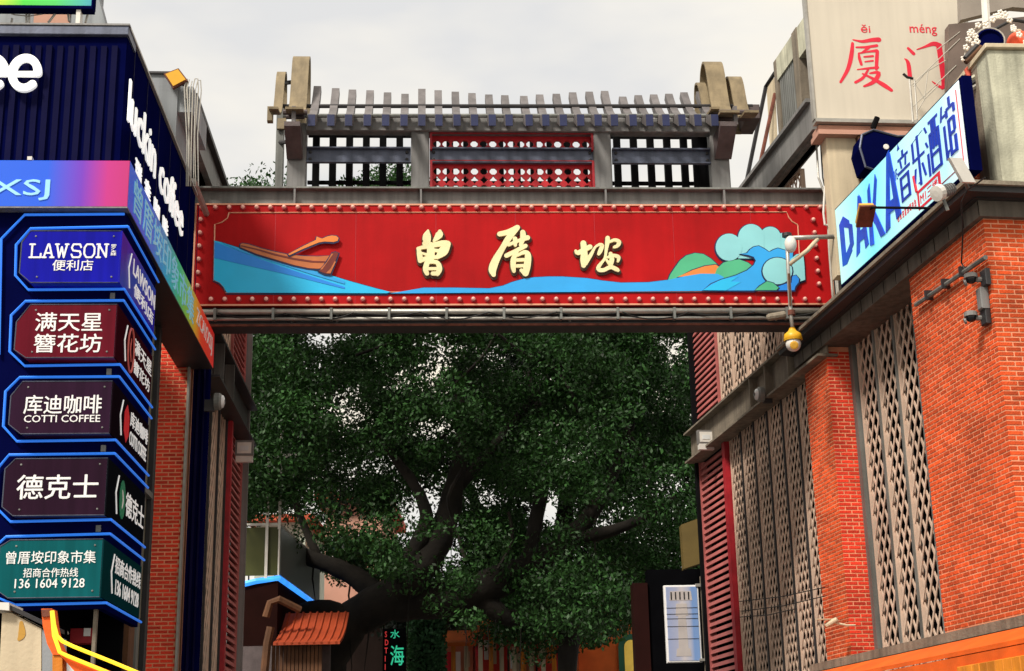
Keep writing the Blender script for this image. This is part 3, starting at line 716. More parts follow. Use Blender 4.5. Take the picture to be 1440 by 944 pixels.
s = MB(); s.tube([(R.u(1069, 230, -.1), -.1, R.z(1069, 230, -.1)), (R.u(1090, 132, .2), .2, R.z(1090, 132, .2))], .028, 6); s.build('brace', M['rust'], fr_top)
quad('side_sheet', [(1078, 124), (1087, 110), (1091, 205), (1083, 215)], .35, .03, 'cream', fr_top)
# cornice over the corner pier and the first bay
o_ = -.24
uCf = u2f-.2
zt1 = R.z(1372, 245, o_); zt2 = R.z(1380, 276, o_+.06); zt3 = zc
uCn = uc+.28
def ring(y_out, z0, z1, t, name, mtl):
    s = MB(); s.box(uCf, uc-y_out, y_out, 3.2, z0, z1); return s.build(name, M[mtl], bb)
ring(-.06, zc+.001, zc+.16, 0, 'cornice', 'cornice')
ring(-.12, zc+.16, zc+.21, 0, 'cornice_ledge', 'steel_dark')
ring(-.09, zc+.21, zt1-.10, 0, 'cornice', 'concrete')
ring(-.26, zt1-.10, zt1-.04, 0, 'cornice_ledge', 'steel_dark')
ring(-.30, zt1-.04, zt1, 0, 'cornice_cap', 'concrete')
for k in range(16):
    u = uc+.05-k*.34; s = MB(); s.box(u-.006, u+.006, -.062, -.05, zc+.01, zc+.155); s.build('panel_joint', M['dark'], bb)
# ledge and orange stall canopy at the foot
zl = R.z(1343, 889, -.1); 
s = MB(); s.box(u2f-.2, uc+1.0, -.16, .02, R.z(1343, 903, -.1), zl); s.box(uc, uc+.16, .02, 3, R.z(1343, 903, -.1)+.01, zl-.002); s.build('ledge', M['concrete'], bb)
can = thing('market_canopy', 'bright orange canopy with upright planks at the foot of the brick wall', 'canopy', R, (uc, -.3, 2.0))
za = R.z(1343, 902, -.2)
s = MB(); s.extr([(u2f-1.0, -.18, za), (u2f-1.0, -.55, za-.16), (u2f-1.0, -.55, za-.20), (u2f-1.0, -.18, za-.06)], (uc+2.2-u2f, 0, 0)); s.build('canopy_roof', M['orange_roof'], can)
s = MB(); s.box(u2f-1.0, uc+1.2, -.56, -.50, za-.95, za-.21); s.build('fascia', M['orange_roof'], can)
k = 0; u = R.u(1305, 930, -.6)
while u < uc+1.2:
    s = MB(); s.cbox(u, u+.145, -.60, -.565, za-1.0, za-.30-.035*max(0, 4-k), .006); s.build('plank', M['orange_wood'], can); u += .15; k += 1
rt_ = MB(); rt_.lathe((0, 0, 0), (0, -1, -.35), [(.035, 0), (.04, .12), (.03, .14)], 8); rme = mesh_of(rt_, M['roof_tile'])
u = R.u(1262, 940, -.6)
while u < R.u(1312, 930, -.6): link('tile', rme, can, loc=(u, -.56, za-.50+.04*(u-R.u(1262, 940, -.6)))); u += .085
# ================================================================== lightbox sign on the brick building
yD = -.10
dl = [R.q(*p, yD) for p in ((1173, 298), (1183, 397), (1352, 100), (1366, 249))]
du0, du1 = (dl[0][0]+dl[1][0])/2, (dl[2][0]+dl[3][0])/2
dz0, dz1 = (dl[1][1]+dl[3][1])/2, (dl[0][1]+dl[2][1])/2
box = thing('lightbox_sign', 'pale cyan lightbox sign with large blue lettering mounted above the cornice', 'sign', R, (du0, yD, dz0))
s = MB(); s.cbox(du0, du1, yD, yD+.11, dz0, dz1, .012); s.build('case', M['navy'], box)
fm = grad_mat('lightbox_face', 0, [(0, (.55, .93, .90)), (.30, (.20, .76, .88)), (.62, (.52, .88, .92)), (.85, (.45, .80, .92)), (1, (.85, .94, .95))], 0, du1-du0, emit=.28)
s = MB(); s.box(du0+.03, du1-.05, yD-.006, yD-.001, dz0+.03, dz1-.03); s.build('face', fm, box)
W_, H_ = du1-du0, dz1-dz0
blu = mat('letter_blue', (.006, .085, .72), .4, var=.3, scale=3, bump=0); blu2 = mat('letter_navy', (.006, .04, .48), .4, var=.1, bump=0)
D = lambda a, b: (du0+a*W_, dz0+b*H_)
def dstrokes(polys, mtl, name, lab=None):
    s = MB()
    for i, p in enumerate(polys): s.prism([D(*q) for q in p], yD-.010-.0007*i, yD-.0062)
    return s.build(name, mtl, box, label=lab)
# the jagged word (D A K A), cut from tapering shards
dstrokes([[(.035, .22), (.075, .20), (.075, .80), (.035, .74)], [(.075, .66), (.125, .58), (.125, .68), (.075, .80)], [(.075, .20), (.13, .30), (.125, .42), (.075, .33)], [(.115, .30), (.148, .36), (.148, .60), (.115, .66)],
          [(.160, .18), (.192, .20), (.235, .82), (.215, .86)], [(.225, .86), (.240, .80), (.270, .20), (.240, .18)], [(.185, .32), (.265, .30), (.262, .43), (.190, .44)],
          [(.280, .16), (.312, .14), (.318, .86), (.298, .80)], [(.315, .46), (.368, .90), (.378, .82), (.33, .36)], [(.318, .46), (.345, .48), (.405, .14), (.368, .15)],
          [(.410, .14), (.445, .16), (.492, 1.00), (.470, .97)], [(.475, .98), (.495, .96), (.535, .20), (.498, .18)], [(.438, .32), (.525, .30), (.522, .43), (.445, .44)]], blu, 'big_lettering', 'large jagged blue letters')
# four squared characters
def bars(x0, x1, z0, z1, segs, w_=.078):
    o = []
    for (a, b, c, d) in segs:
        ax, az, cx, cz = x0+(x1-x0)*a, z0+(z1-z0)*b, x0+(x1-x0)*c, z0+(z1-z0)*d
        hw = (x1-x0)*w_; 
        if abs(a-c) < 1e-6: o.append([(ax-hw, az), (ax+hw, az), (cx+hw, cz), (cx-hw, cz)])
        elif abs(b-d) < 1e-6: o.append([(ax, az-hw*2.0), (cx, cz-hw*2.0), (cx, cz+hw*2.0), (ax, az+hw*2.0)])
        else: o.append([(ax-hw*.8, az), (ax+hw*.8, az), (cx+hw*.8, cz), (cx-hw*.8, cz)])
    return o
zA, zB = .30, .86
yin = [(.5, 1.0, .5, .88), (.08, .86, .92, .86), (.28, .82, .34, .66), (.72, .82, .66, .66), (0, .60, 1, .60), (.2, .50, .2, 0), (.8, .50, .8, 0), (.2, .47, .8, .47), (.2, .25, .8, .25), (.2, .03, .8, .03)]
le_ = [(.15, .92, .95, .98), (.15, .92, .15, .55), (.05, .55, 1, .55), (.55, .98, .55, .0), (.55, .03, .38, .08), (.25, .38, .10, .10), (.78, .38, .95, .10)]
jiu = [(.0, .95, .12, .82), (.0, .66, .12, .54), (.10, .0, .10, .42), (.30, .95, 1, .95), (.34, .74, .34, 0), (.96, .74, .96, 0), (.34, .72, .96, .72), (.55, .93, .55, .42), (.76, .93, .76, .42), (.34, .32, .96, .32), (.34, .03, .96, .03)]
guan = [(.18, 1.0, .05, .74), (.14, .80, .42, .80), (.24, .62, .24, .0), (.24, .0, .42, .14), (.72, 1.05, .72, .90), (.48, .86, 1, .86), (.48, .86, .48, .72), (1, .86, 1, .72), (.58, .66, .58, 0), (.58, .64, .94, .64), (.94, .64, .94, .40), (.58, .38, .94, .38), (.94, .30, .94, .0), (.58, .03, .94, .03)]
for x, sg, nm in ((.535, yin, 'a'), (.64, le_, 'b'), (.745, jiu, 'c'), (.85, guan, 'd')):
    s_ = bars(x, x+.092, zA, zB+(.02 if nm in 'cd' else 0), sg); dstrokes(s_, blu2, 'character')
text_mb('LIVE', *([D(.497, 0)[0], D(.532, 0)[0]]), D(0, .60)[1], D(0, .72)[1], yD-.009, .003, .01).build('small_lettering', blu2, box)
worn_marks(MB(), 8, D(.50, 0)[0], D(.645, 0)[0], D(0, .13)[1], D(0, .22)[1], yD-.009, yD-.0061).build('small_lettering', M['redink'], box, kind='stuff')
rp = [[(.655, .06), (.815, .06), (.815, .09), (.655, .09)], [(.655, .24), (.815, .24), (.815, .27), (.655, .27)], [(.655, .09), (.665, .09), (.665, .24), (.655, .24)], [(.80, .09), (.815, .09), (.815, .24), (.80, .24)]]
dstrokes(rp, M['redink'], 'red_frame_mark')
text_mb('M1三楼', D(.672, 0)[0], D(.793, 0)[0], D(0, .105)[1], D(0, .225)[1], yD-.009, .003, .03).build('small_lettering', M['redink'], box)
s = MB(); s.tube([(D(.655, 0)[0], yD-.008, D(0, .27)[1]), (D(.645, 0)[0], yD-.008, D(0, .46)[1])], .02, 5); s.build('red_line_mark', M['redink'], box); s = MB(); s.tube([(D(.82, 0)[0], yD-.008, D(0, .12)[1]), (D(.965, 0)[0], yD-.008, D(0, .12)[1]), (D(.965, 0)[0], yD-.008, D(0, .9)[1])], .007, 4); s.build('red_line_mark', M['redink'], box)
text_mb('▲', D(.545, 0)[0], D(.565, 0)[0], D(0, .90)[1], D(0, 1.0-.03)[1], yD-.009, .003).build('small_lettering', blu2, box)
s = MB(); s.box(du0+.1, du1-.2, yD+.02, yD+.09, dz0-.28, dz0-.002); s.build('bearer', M['steel_dark'], box)
# lamps on the sign
def q3(px, py, y, fr=R): u, z = fr.q(px, py, y); return (u, y, z)
l1 = thing('floodlight', 'white rectangular floodlight tilted over the near end of the lightbox sign', 'lamp', R, q3(1360, 255, -.6), group='floodlights beside the lightbox')
a, b = Vector(q3(1341, 224, -.62)), Vector(q3(1360, 258, -.50))
s = MB(); d = (b-a).normalized(); sd_ = Vector((0, 1, 0)); nrm = d.cross(sd_).normalized()
pts = [a-sd_*.06, a+sd_*.06, b+sd_*.06, b-sd_*.06]; s.extr(pts, nrm*.05); s.build('lamp_head', M['camwhite'], l1)
s = MB(); s.tube([tuple(b-(b-a)*.2), q3(1362, 268, -.2), q3(1366, 272, -.05)], .02, 6); s.build('bracket', M['steel'], l1)
l2 = thing('floodlight', 'grey finned round floodlight sitting on the cornice under the lightbox sign', 'lamp', R, q3(1325, 272, -.5), group='floodlights beside the lightbox')
a, b = Vector(q3(1318, 272, -.62)), Vector(q3(1343, 264, -.40))
ax = (b-a).normalized(); s = MB(); s.lathe(a, ax, [(.03, -.02), (.075, -.015), (.08, .04), (.06, .05)], 14); s.build('lamp_head', M['camwhite'], l2, smooth=False)
for k in range(5):
    s = MB(); s.lathe(a+ax*(.07+.03*k), ax, [(.06, 0), (.06, .012)], 12); s.build('cooling_fin', M['steel_light'], l2)
s = MB(); s.lathe(a+ax*.06, ax, [(.035, 0), (.035, .17)], 8); s.tube([tuple(a+ax*.05), tuple(a+ax*.05+Vector((0, .05, -.18)))], .018, 6); s.build('bracket', M['steel'], l2)
l3 = thing('arm_lamp', 'small amber lamp held out on a long thin arm in front of the lightbox sign', 'lamp', R, q3(1217, 300, -1.0))
a = Vector(q3(1217, 303, -.75)); s = MB()
e1 = Vector((.9, -.15, .45)).normalized(); e2 = Vector((-.1, 1, .1)).normalized(); n3 = e1.cross(e2).normalized()
pp = [a-e1*.13-e2*.08, a+e1*.13-e2*.08, a+e1*.13+e2*.08, a-e1*.13+e2*.08]; s.extr(pp, n3*.04); s.build('lamp_head', M['lamp_amber'], l3)
s = MB(); pp = [p-n3*.022 + (a-p)*.0 for p in pp]; s.extr([p+(p-a)*.12 for p in pp], n3*.02); s.build('lamp_rim', M['rust'], l3)
s = MB(); s.tube([tuple(a+n3*.05), q3(1228, 292, -.72), q3(1318, 293, -.2)], .014, 6); s.build('arm', M['black'], l3)

# ================================================================== large white billboard
BF = Fr(*(R.W(0.3, .6, 0).xy), 5.5)
yb = 0.0
bill = thing('billboard', 'tall cream billboard sheet with two large red brush characters behind the lightbox sign', 'billboard', BF, (*BF.q(1240, 168)[:1], 0, BF.z(1240, 168)))
q = [BF.q(*p) for p in ((1145, 168), (1285, 171), (1352, 120), (1347, -40), (1128, -40))]
q[0] = (q[4][0]+.02, q[0][1]); q[2] = (q[3][0]+.01, q[0][1]+.0); q[1] = (q[1][0], q[0][1]); 
s = MB(); s.prism([q[0], q[2], q[3], q[4]], 0, .06); s.build('sheet', M['sheet'], bill)
s = MB(); s.box(q[0][0]-.02, q[2][0]+.03, -.05, .10, q[0][1]-.05, q[0][1]-.002); s.box(q[2][0]+.003, q[2][0]+.04, -.02, .08, q[0][1], q[3][1]); s.box(q[0][0]-.03, q[0][0]-.003, -.02, .08, q[0][1], q[3][1]); s.build('frame', M['pipe'], bill)
def red_glyph(strokes, lab):
    s = MB()
    for st in strokes: brush(s, [(*BF.q(1160+x/7.263, 20+y/7.263), w_*1.18/7.263/119) for x, y, w_ in st], -.004, -.0005, 4)
    s.build('red_character', M['redink'], bill, label=lab)
red_glyph([[(285, 262, 5), (380, 280, 14), (480, 265, 20), (550, 262, 24)], [(282, 300, 14), (270, 420, 20), (235, 560, 18), (160, 695, 12)], [(320, 340, 8), (420, 338, 12), (530, 322, 14)],
           [(445, 345, 14), (380, 392, 8)], [(345, 400, 8), (352, 450, 14), (372, 515, 13)], [(345, 402, 8), (440, 385, 9), (530, 375, 16)], [(535, 380, 16), (530, 460, 17), (525, 560, 15)],
           [(400, 437, 8), (490, 430, 11)], [(410, 487, 7), (490, 477, 9)], [(330, 567, 5), (420, 557, 10), (540, 545, 13)], [(440, 570, 10), (390, 650, 14), (312, 698, 13)],
           [(460, 605, 8), (550, 600, 18), (500, 690, 20), (400, 738, 10)], [(385, 610, 8), (480, 655, 14), (600, 725, 22), (678, 778, 16)]], 'red brush character with a sheltering top stroke')
red_glyph([[(850, 350, 13), (905, 405, 17)], [(815, 456, 5), (850, 500, 18), (868, 640, 20)], [(940, 362, 5), (1020, 335, 11), (1110, 303, 22), (1170, 325, 28)], [(1165, 330, 27), (1188, 480, 26), (1208, 620, 27), (1222, 710, 30), (1195, 760, 12)], [(1200, 755, 15), (1150, 730, 12), (1095, 688, 4)]], 'red brush character shaped like a door')
def fitpx(fr, x0, x1, y0, y1, y=0): return fr.u(x0, y1, y), fr.u(x1, y1, y), fr.z(x0, y1, y), fr.z(x0, y0, y)
text_mb('ěi', *fitpx(BF, 1211, 1224, 35, 46), -.005, .004, .01).build('small_lettering', M['redink'], bill)
text_mb('méng', *fitpx(BF, 1280, 1318, 34, 50), -.005, .004, .01).build('small_lettering', M['redink'], bill)
# cream wall under it
st = thing('cream_roof_house', 'cream rendered roof house with a projecting ledge below the billboard', 'building', BF, (*BF.q(1210, 300)[:1], .1, 7.5))
a, b, c, d = BF.u(1165, 240, .1), BF.u(1300, 240, .1), 7.4, q[0][1]-.06
s = MB(); s.box(a, b, .1, .3, c, d-.14); s.build('wall', M['cream'], st)
s = MB(); s.box(a-.12, b+.3, -.02, .32, d-.14, d-.08); s.box(a-.1, b+.2, .03, .3, d-.08, d-.002); s.build('ledge', M['pinkwall'], st)
u = BF.u(1207, 240, .1); s = MB(); s.box(u, u+.09, .0, .099, c, d-.142); s.build('timber_post', M['wood'], st)
s = MB(); s.box(BF.u(1215, 240, .1), b, .05, .098, c, d-.142); s.build('timber_wall', M['wood'], st)
s = MB(); s.tube([(BF.u(1233, 165, -.1), -.12, BF.z(1233, 166, -.1)), (BF.u(1228, 178, -.1), -.08, BF.z(1228, 180, -.1))], .035, 6); s.build('spotlight', M['black'], st)
nv = thing('navy_awning', 'folded navy canvas awning with a round pale badge under the billboard ledge', 'awning', BF, (BF.u(1240, 240, -.3), -.3, BF.z(1240, 242, -.3)))
pp = [BF.q(*p, -.3) for p in ((1212, 190), (1228, 183), (1262, 192), (1300, 190), (1300, 240), (1240, 243), (1217, 235), (1209, 208))]
s = MB(); s.prism(pp, -.3, .04); n0 = s.build('canvas', M['navy'], nv)
s = MB(); s.tube([(x, -.305, z) for x, z in pp+[pp[0]]], .014, 5, False); s.build('piping', M['steel_blue'], nv)
s = MB(); s.lathe((BF.u(1246, 207, -.3), -.30, BF.z(1246, 207, -.3)), (0, -1, 0), [(.036, 0), (.036, .01), (.03, .014)], 12); s.build('badge', M['camwhite'], nv)

# ================================================================== roof clutter at the street corner
KR = Fr(*(R.W(uc, 0, 0).xy), 4)
pw_ = thing('roof_parapet', 'stained pale green plaster parapet block standing on the corner cornice', 'wall', KR, (KR.u(1420, 240), .05, zt1))
a = KR.u(1398, 150, .05); zp = KR.z(1420, 66, .05)
s = MB(); s.cbox(a, a+2.2, .05, 2.4, zt1+.001, zp-.03, .015); s.build('wall', M['plaster'], pw_)
s = MB(); s.cbox(a-.03, a+2.2, .01, 2.4, zp-.03, zp+.02, .008); s.build('coping', M['cream'], pw_)
a2 = KR.u(1384, 150, .4)
s = MB(); s.box(a2, a-.001, .35, 1.2, zt1+.001, zp-.06); s.build('plaster_return', M['concrete'], pw_)
bp_ = thing('roof_brick_wall', 'narrow orange brick wall between the lightbox sign and the plaster parapet', 'wall', KR, (KR.u(1375, 200, .6), .6, zt1))
a3 = KR.u(1352, 150, .6); ztp = KR.z(1370, 130, .6)
s = MB(); s.box(a3, KR.u(1397, 150, .6), .6, 1.4, zt1, ztp); s.build('mortar_core', M['mortar'], bp_)
s = MB(); j = 0; z = zt1+.01
while z < ztp-.03:
    x = a3-.0-(j % 2)*.075
    while x < KR.u(1397, 150, .6)-.02: s.box(max(x, a3), min(x+.138, KR.u(1397, 150, .6)), .590, .602, z, z+.034); x += .15
    z += .0445; j += 1
s.build('brick_courses', M['brick'], bp_, kind='stuff')
ban = thing('red_banner', 'slanting salmon banner with dark red characters above the roof brick wall', 'banner', KR, (KR.u(1368, 95, .5), .5, KR.z(1368, 110, .5)))
pp = [KR.q(*p, .5) for p in ((1357, 97), (1381, 71), (1384, 98), (1362, 111))]
s = MB(); s.prism(pp, .5, .53); s.build('cloth', mat('salmon_cloth', (.85, .16, .10), .7, var=.1, bump=0), ban)
x0_, x1_ = KR.u(1362, 95, .5), KR.u(1382, 95, .5)
tm = worn_marks(MB(), 4, x0_, x1_, -.5, .5, .494, .499, 5)
sl_ = (pp[1][1]-pp[0][1])/(pp[1][0]-pp[0][0]); zc_ = (pp[0][1]+pp[3][1])/2
tm.v = [(x, y, zc_+.03+z*.16+(x-x0_)*sl_*.8) for x, y, z in tm.v]; tm.build('lettering', M['redpaint'], ban, kind='stuff')
# tiled eave slants under the banner
ev = thing('roof_eave', 'dark sloping tiled eave edge below the salmon banner', 'eave', KR, (KR.u(1370, 125, .45), .45, KR.z(1370, 130, .45)))
for k, (p0, p1, mt) in enumerate((((1360, 115), (1385, 100), 'plaster'), ((1362, 121), (1386, 108), 'steel_dark'), ((1363, 127), (1388, 112), 'pipe'), ((1358, 88), (1380, 66), 'wood'), ((1357, 82), (1374, 64), 'steel_dark'))):
    s = MB(); s.tube([q3(*p0, .44, KR), q3(*p1, .44, KR)], .028, 6); s.build('eave_batten', M[mt], ev)
bk = thing('roof_shelter', 'grey brown fabric shelter with a pale pole rising above the corner roof', 'shelter', KR, (KR.u(1420, 60, 2), 2, zt1))
pp = [KR.q(*p, 2.5) for p in ((1351, 28), (1400, 16), (1424, 10), (1500, 16), (1500, -40), (1349, -40))]
s = MB(); s.prism(pp, 2.5, 2.6); s.build('fabric_roof', mat('shelter_fabric', (.30, .26, .22), .8, var=.2, bump=.1), bk)
pp = [KR.q(*p, 3.3) for p in ((1340, 26), (1500, 10), (1500, 120), (1340, 120))]
s = MB(); s.prism(pp, 3.45, 3.6); s.build('back_screen', mat('shelter_back', (.16, .12, .10), .8, var=.3, bump=.1), bk)
s = MB(); s.tube([q3(1384, -20, 1.2, KR), q3(1388, 45, 1.2, KR)], .045, 8); s.build('pole', M['camwhite'], bk)
s = MB(); s.tube([q3(1398, 42, 1.8, KR), q3(1424, 28, 1.8, KR), q3(1500, 40, 1.8, KR)], .02, 6); s.build('rafter', M['steel_dark'], bk)
dr = thing('navy_dish', 'round navy blue lantern with a pale rim behind the plaster parapet', 'lantern', KR, q3(1392, 62, .9, KR))
c = Vector(q3(1392, 57, .9, KR)); s = MB(); s.lathe(c, (-.2, -1, .1), [(.10, -.16), (.145, -.05), (.15, .0), (.12, .02), (.11, -.01)], 18); s.build('drum', M['navy'], dr)
s = MB(); ax = Vector((-.2, -1, .1)).normalized(); x_ = ax.orthogonal().normalized(); y_ = ax.cross(x_)
s.tube([tuple(c+(x_*math.cos(t)+y_*math.sin(t))*.153) for t in np.linspace(0, 2*math.pi, 21)], .009, 5, False); s.build('rim', M['cable_pale'], dr)
ob_ = thing('orange_lantern', 'round orange red lantern peeping over the plaster parapet', 'lantern', KR, q3(1432, 64, .9, KR))
s = MB(); s.ball(q3(1434, 62, .9, KR), .14, 14, 8); s.build('lantern_body', mat('lantern_red', (.80, .09, .03), .6, var=.15, bump=.05), ob_, smooth=True)
s = MB(); c = Vector(q3(1434, 62, .9, KR)); s.lathe(c+Vector((0, 0, .13)), (0, 0, 1), [(.04, 0), (.035, .03)], 10); s.build('lantern_cap', M['cream'], ob_)
fl = thing('flower_light_string', 'string of small white flower lights looped over the corner roof', 'string lights', KR, q3(1400, 40, .7, KR))
pts = [(1356, 82), (1358, 68), (1362, 55), (1367, 44), (1376, 36), (1384, 32), (1394, 28), (1400, 22), (1406, 18), (1412, 20), (1418, 28), (1426, 38), (1434, 48), (1444, 58)]
s = MB(); s.tube([q3(*p, .7, KR) for p in pts], .006, 4); s.build('cord', M['cable_pale'], fl)
fm_ = MB()
for k in range(5): fm_.ball((.022*math.cos(k*1.257), -.005, .022*math.sin(k*1.257)), .016, 6, 4)
fme = mesh_of(fm_, mat('flower_white', (.85, .80, .72), .5, var=.05, bump=0), True)
for p in pts+[(1371, 50), (1375, 58), (1364, 48), (1402, 24), (1409, 24), (1424, 40), (1371, 62)]: link('flower_light', fme, fl, loc=q3(p[0]+random.uniform(-1.5, 1.5), p[1]+random.uniform(-1, 2), .68, KR))
# small truss mast in front of the billboard
tr = thing('truss_mast', 'thin pale lattice mast with guy wires in front of the red door-shaped character', 'mast', BF, (BF.u(1281, 165, -.25), -.25, BF.z(1281, 168, -.25)))
q4 = lambda px, py, y=-.25: q3(px, py, y, BF)
s = MB(); s.tube([q4(1279, 112), q4(1284, 172)], .014, 5); s.tube([q4(1286, 112), q4(1290, 168)], .010, 5); s.build('mast_leg', M['pipe'], tr)
s = MB(); s.tube([q4(1270, 104), q4(1276, 109), q4(1284, 111)], .018, 5); s.build('hook', M['cable'], tr)
s = MB()
for a_, b_ in (((1282, 120), (1350, 55)), ((1284, 150), (1345, 92)), ((1286, 116), (1300, 140)), ((1300, 140), (1320, 120)), ((1288, 160), (1300, 140)), ((1305, 100), (1300, 140)), ((1305, 100), (1330, 85)), ((1284, 122), (1304, 100)), ((1318, 70), (1350, 45))):
    s.tube([q4(*a_), q4(*b_)], .006, 4)
s.build('guy_wires', M['cable_pale'], tr, kind='stuff')

# ================================================================== cameras, lamps and cables on the brick building
def dome_cam(px, py, lab, y=-.05):
    c = Vector(q3(px, py, y)); t = thing('security_camera', lab, 'camera', R, tuple(c), group='security cameras on the corner pier')
    s = MB(); s.cbox(c.x-.02, c.x+.10, -.06, -.012, c.z-.08, c.z+.08, .008); s.build('wall_plate', M['steel_dark'], t)
    s = MB(); s.tube([(c.x, -.03, c.z), (c.x-.02, -.13, c.z)], .026, 8); s.build('arm', M['cam_grey'], t)
    s = MB(); s.lathe((c.x-.02, -.15, c.z+.07), (0, 0, -1), [(.03, 0), (.062, .015), (.065, .055)], 14); s.build('housing', M['cam_grey'], t, smooth=False)
    s = MB(); s.ball((c.x-.02, -.15, c.z+.01), .052, 12, 8); e = s.build('lens_dome', M['lens'], t, smooth=True)
    s = MB(); s.lathe((c.x-.045, -.19, c.z-.02), (-.4, -1, -.3), [(.03, 0), (.03, .02), (.018, .022)], 10); s.build('lens_ring', M['steel_light'], e)
dome_cam(1381, 393, 'upper dome camera bolted to the brick corner pier')
dome_cam(1381, 447, 'lower dome camera bolted to the brick corner pier')
cj = thing('junction_box', 'small pale junction box between the two dome cameras', 'junction box', R, q3(1386, 420, -.02))
c = q3(1386, 420, -.02); s = MB(); s.cbox(c[0]-.05, c[0]+.05, -.09, -.012, c[2]-.11, c[2]+.1, .01); s.build('box', M['steel_light'], cj)
cp = thing('wall_conduit', 'slanting dark conduit pipe crossing the brick corner pier', 'pipe', R, q3(1287, 430, -.04))
s = MB(); s.tube([q3(1288, 429, -.05), q3(1386, 362, -.05)], .024, 7); s.build('pipe', M['steel'], cp)
for t in (.2, .45, .7):
    c = Vector(q3(1288, 429, -.05)).lerp(Vector(q3(1386, 362, -.05)), t); s = MB(); s.box(c.x-.015, c.x+.015, -.09, -.01, c.z-.04, c.z+.06); s.build('clip', M['steel_dark'], cp)
cb = thing('hanging_cable', 'black cable drooping from the cornice over the brick corner pier', 'cable', R, q3(1352, 275, -.32))
s = MB(); s.tube([q3(1385, 250, -.34), q3(1360, 268, -.33), q3(1352, 285, -.33), q3(1354, 330, -.20), q3(1352, 370, -.06), q3(1364, 392, -.04), q3(1378, 392, -.04)], .008, 5); s.build('cable', M['cable'], cb)
cw = thing('bullet_camera', 'cream bullet camera on the second brick pier looking down the alley', 'camera', R, q3(1176, 876, -.05))
a = Vector(q3(1165, 878, -.30)); d = Vector((-.45, -.6, -.35)).normalized()
s = MB(); s.lathe(a-d*.12, d, [(.026, 0), (.03, .02), (.03, .15), (.026, .155)], 10); s.build('housing', M['cream'], cw)
s = MB(); s.box(a.x-.04, a.x+.04, a.y-.14, a.y+.1, a.z+.05, a.z+.06); s.build('sun_shield', M['cream'], cw)
s = MB(); s.tube([tuple(a-d*.05), (a.x+.06, -.1, a.z-.02), (a.x+.06, .0, a.z-.02)], .013, 6); s.build('bracket', M['cream'], cw)
def bulkhead(fr, px, py, y, lab, r=.105):
    c = Vector(q3(px, py, y, fr)); t = thing('round_lamp', lab, 'lamp', fr, tuple(c), group='round lamps on the girders')
    s = MB(); s.lathe((c.x, c.y+.0, c.z), (0, -1, 0), [(r, 0), (r, .06), (r*.8, .085)], 18); s.build('body', M['steel'], t)
    s = MB(); s.lathe((c.x, c.y-.086, c.z), (0, -1, 0), [(r*.76, 0), (r*.7, .02), (r*.3, .035)], 16); s.build('lens', M['glass'], t, smooth=True)
    s = MB(); s.box(c.x-.03, c.x+.03, c.y, c.y+.12, c.z-.12, c.z+.02); s.build('bracket', M['steel_dark'], t)
bulkhead(R, 1073, 555, yG-.02, 'round glass lamp on the girder of the brick building')
def flood(fr, px, py, y, lab, dx=0):
    c = Vector(q3(px, py, y, fr)); t = thing('floodlight', lab, 'lamp', fr, tuple(c), group='square floodlights at the girder ends')
    # faces the street: local +x in R runs to the street, -x in L
    sg = 1 if fr is R else -1
    s = MB(); s.box(c.x-.05, c.x+.03, c.y-.13, c.y+.13, c.z-.10, c.z+.12); s.build('case', M['cam_grey'], t)
    e = c.x+.03 if sg > 0 else c.x-.05
    s = MB(); s.box(e, e+sg*.006, c.y-.10, c.y+.10, c.z-.07, c.z+.09); g_ = s.build('reflector', M['camwhite'], t)
    s = MB(); s.box(e+sg*.007, e+sg*.012, c.y-.06, c.y+.06, c.z-.03, c.z+.04); s.build('lamp_glass', M['glass'], g_)
    s = MB(); s.box(c.x-.04, c.x+.04, c.y-.12, c.y+.12, c.z-.19, c.z-.102); s.build('driver_box', M['camwhite'], t)
    s = MB(); s.tube([(c.x, c.y, c.z-.1), (c.x-sg*.1, c.y+.12, c.z-.1)], .02, 6); s.build('bracket', M['steel_dark'], t)
flood(R, 992, 616, -.12, 'square white floodlight at the far end of the brick building girder')
# camera mast in front of the signboard
yM = -.75
mp_ = thing('camera_mast', 'pale bent pipe bracket carrying a yellow and white camera in front of the signboard', 'camera mast', G, (G.u(1110, 460, yM), yM, G.z(1110, 495, yM)))
g3 = lambda px, py, y=yM: q3(px, py, y, G)
s = MB(); s.tube([g3(1172, 333), g3(1106, 335)], .030, 8); s.build('arm', M['pipe'], mp_, smooth=True)
s = MB(); s.tube([g3(1150, 336), g3(1136, 352), g3(1110, 372)], .026, 8); s.build('brace', M['cream'], mp_, smooth=True)
s = MB(); s.tube([g3(1107, 336), g3(1108, 372), g3(1112, 440), g3(1115, 466)], .024, 8); s.build('pole', M['pipe'], mp_, smooth=True)
s = MB(); s.tube([g3(1109.3, 385, yM-.03), g3(1111.5, 430, yM-.03)], .014, 6); s.build('rust_streak_pipe', M['wood'], mp_)
c = Vector(g3(1111, 345)); s = MB(); s.ball(tuple(c+Vector((0, -.03, 0))), .075, 12, 8, 1.45); s.build('sensor_dome', M['camwhite'], mp_, smooth=True)
s = MB(); s.lathe(c+Vector((-.03, 0, .11)), (0, 0, 1), [(.06, 0), (.06, .04)], 10); s.build('sensor_cap', M['steel_dark'], mp_)
c = Vector(g3(1115, 476)); s = MB(); s.lathe(c+Vector((0, 0, .10)), (0, 0, -1), [(.035, -.03), (.05, .01), (.10, .05), (.115, .12), (.10, .13)], 16); s.build('camera_hood', mat('hood_yellow', (.85, .45, .02), .4, var=.25, bump=.05), mp_, smooth=True)
s = MB(); s.ball((c.x, c.y, c.z-.07), .092, 16, 10); h_ = s.build('camera_ball', M['camwhite'], mp_, smooth=True)
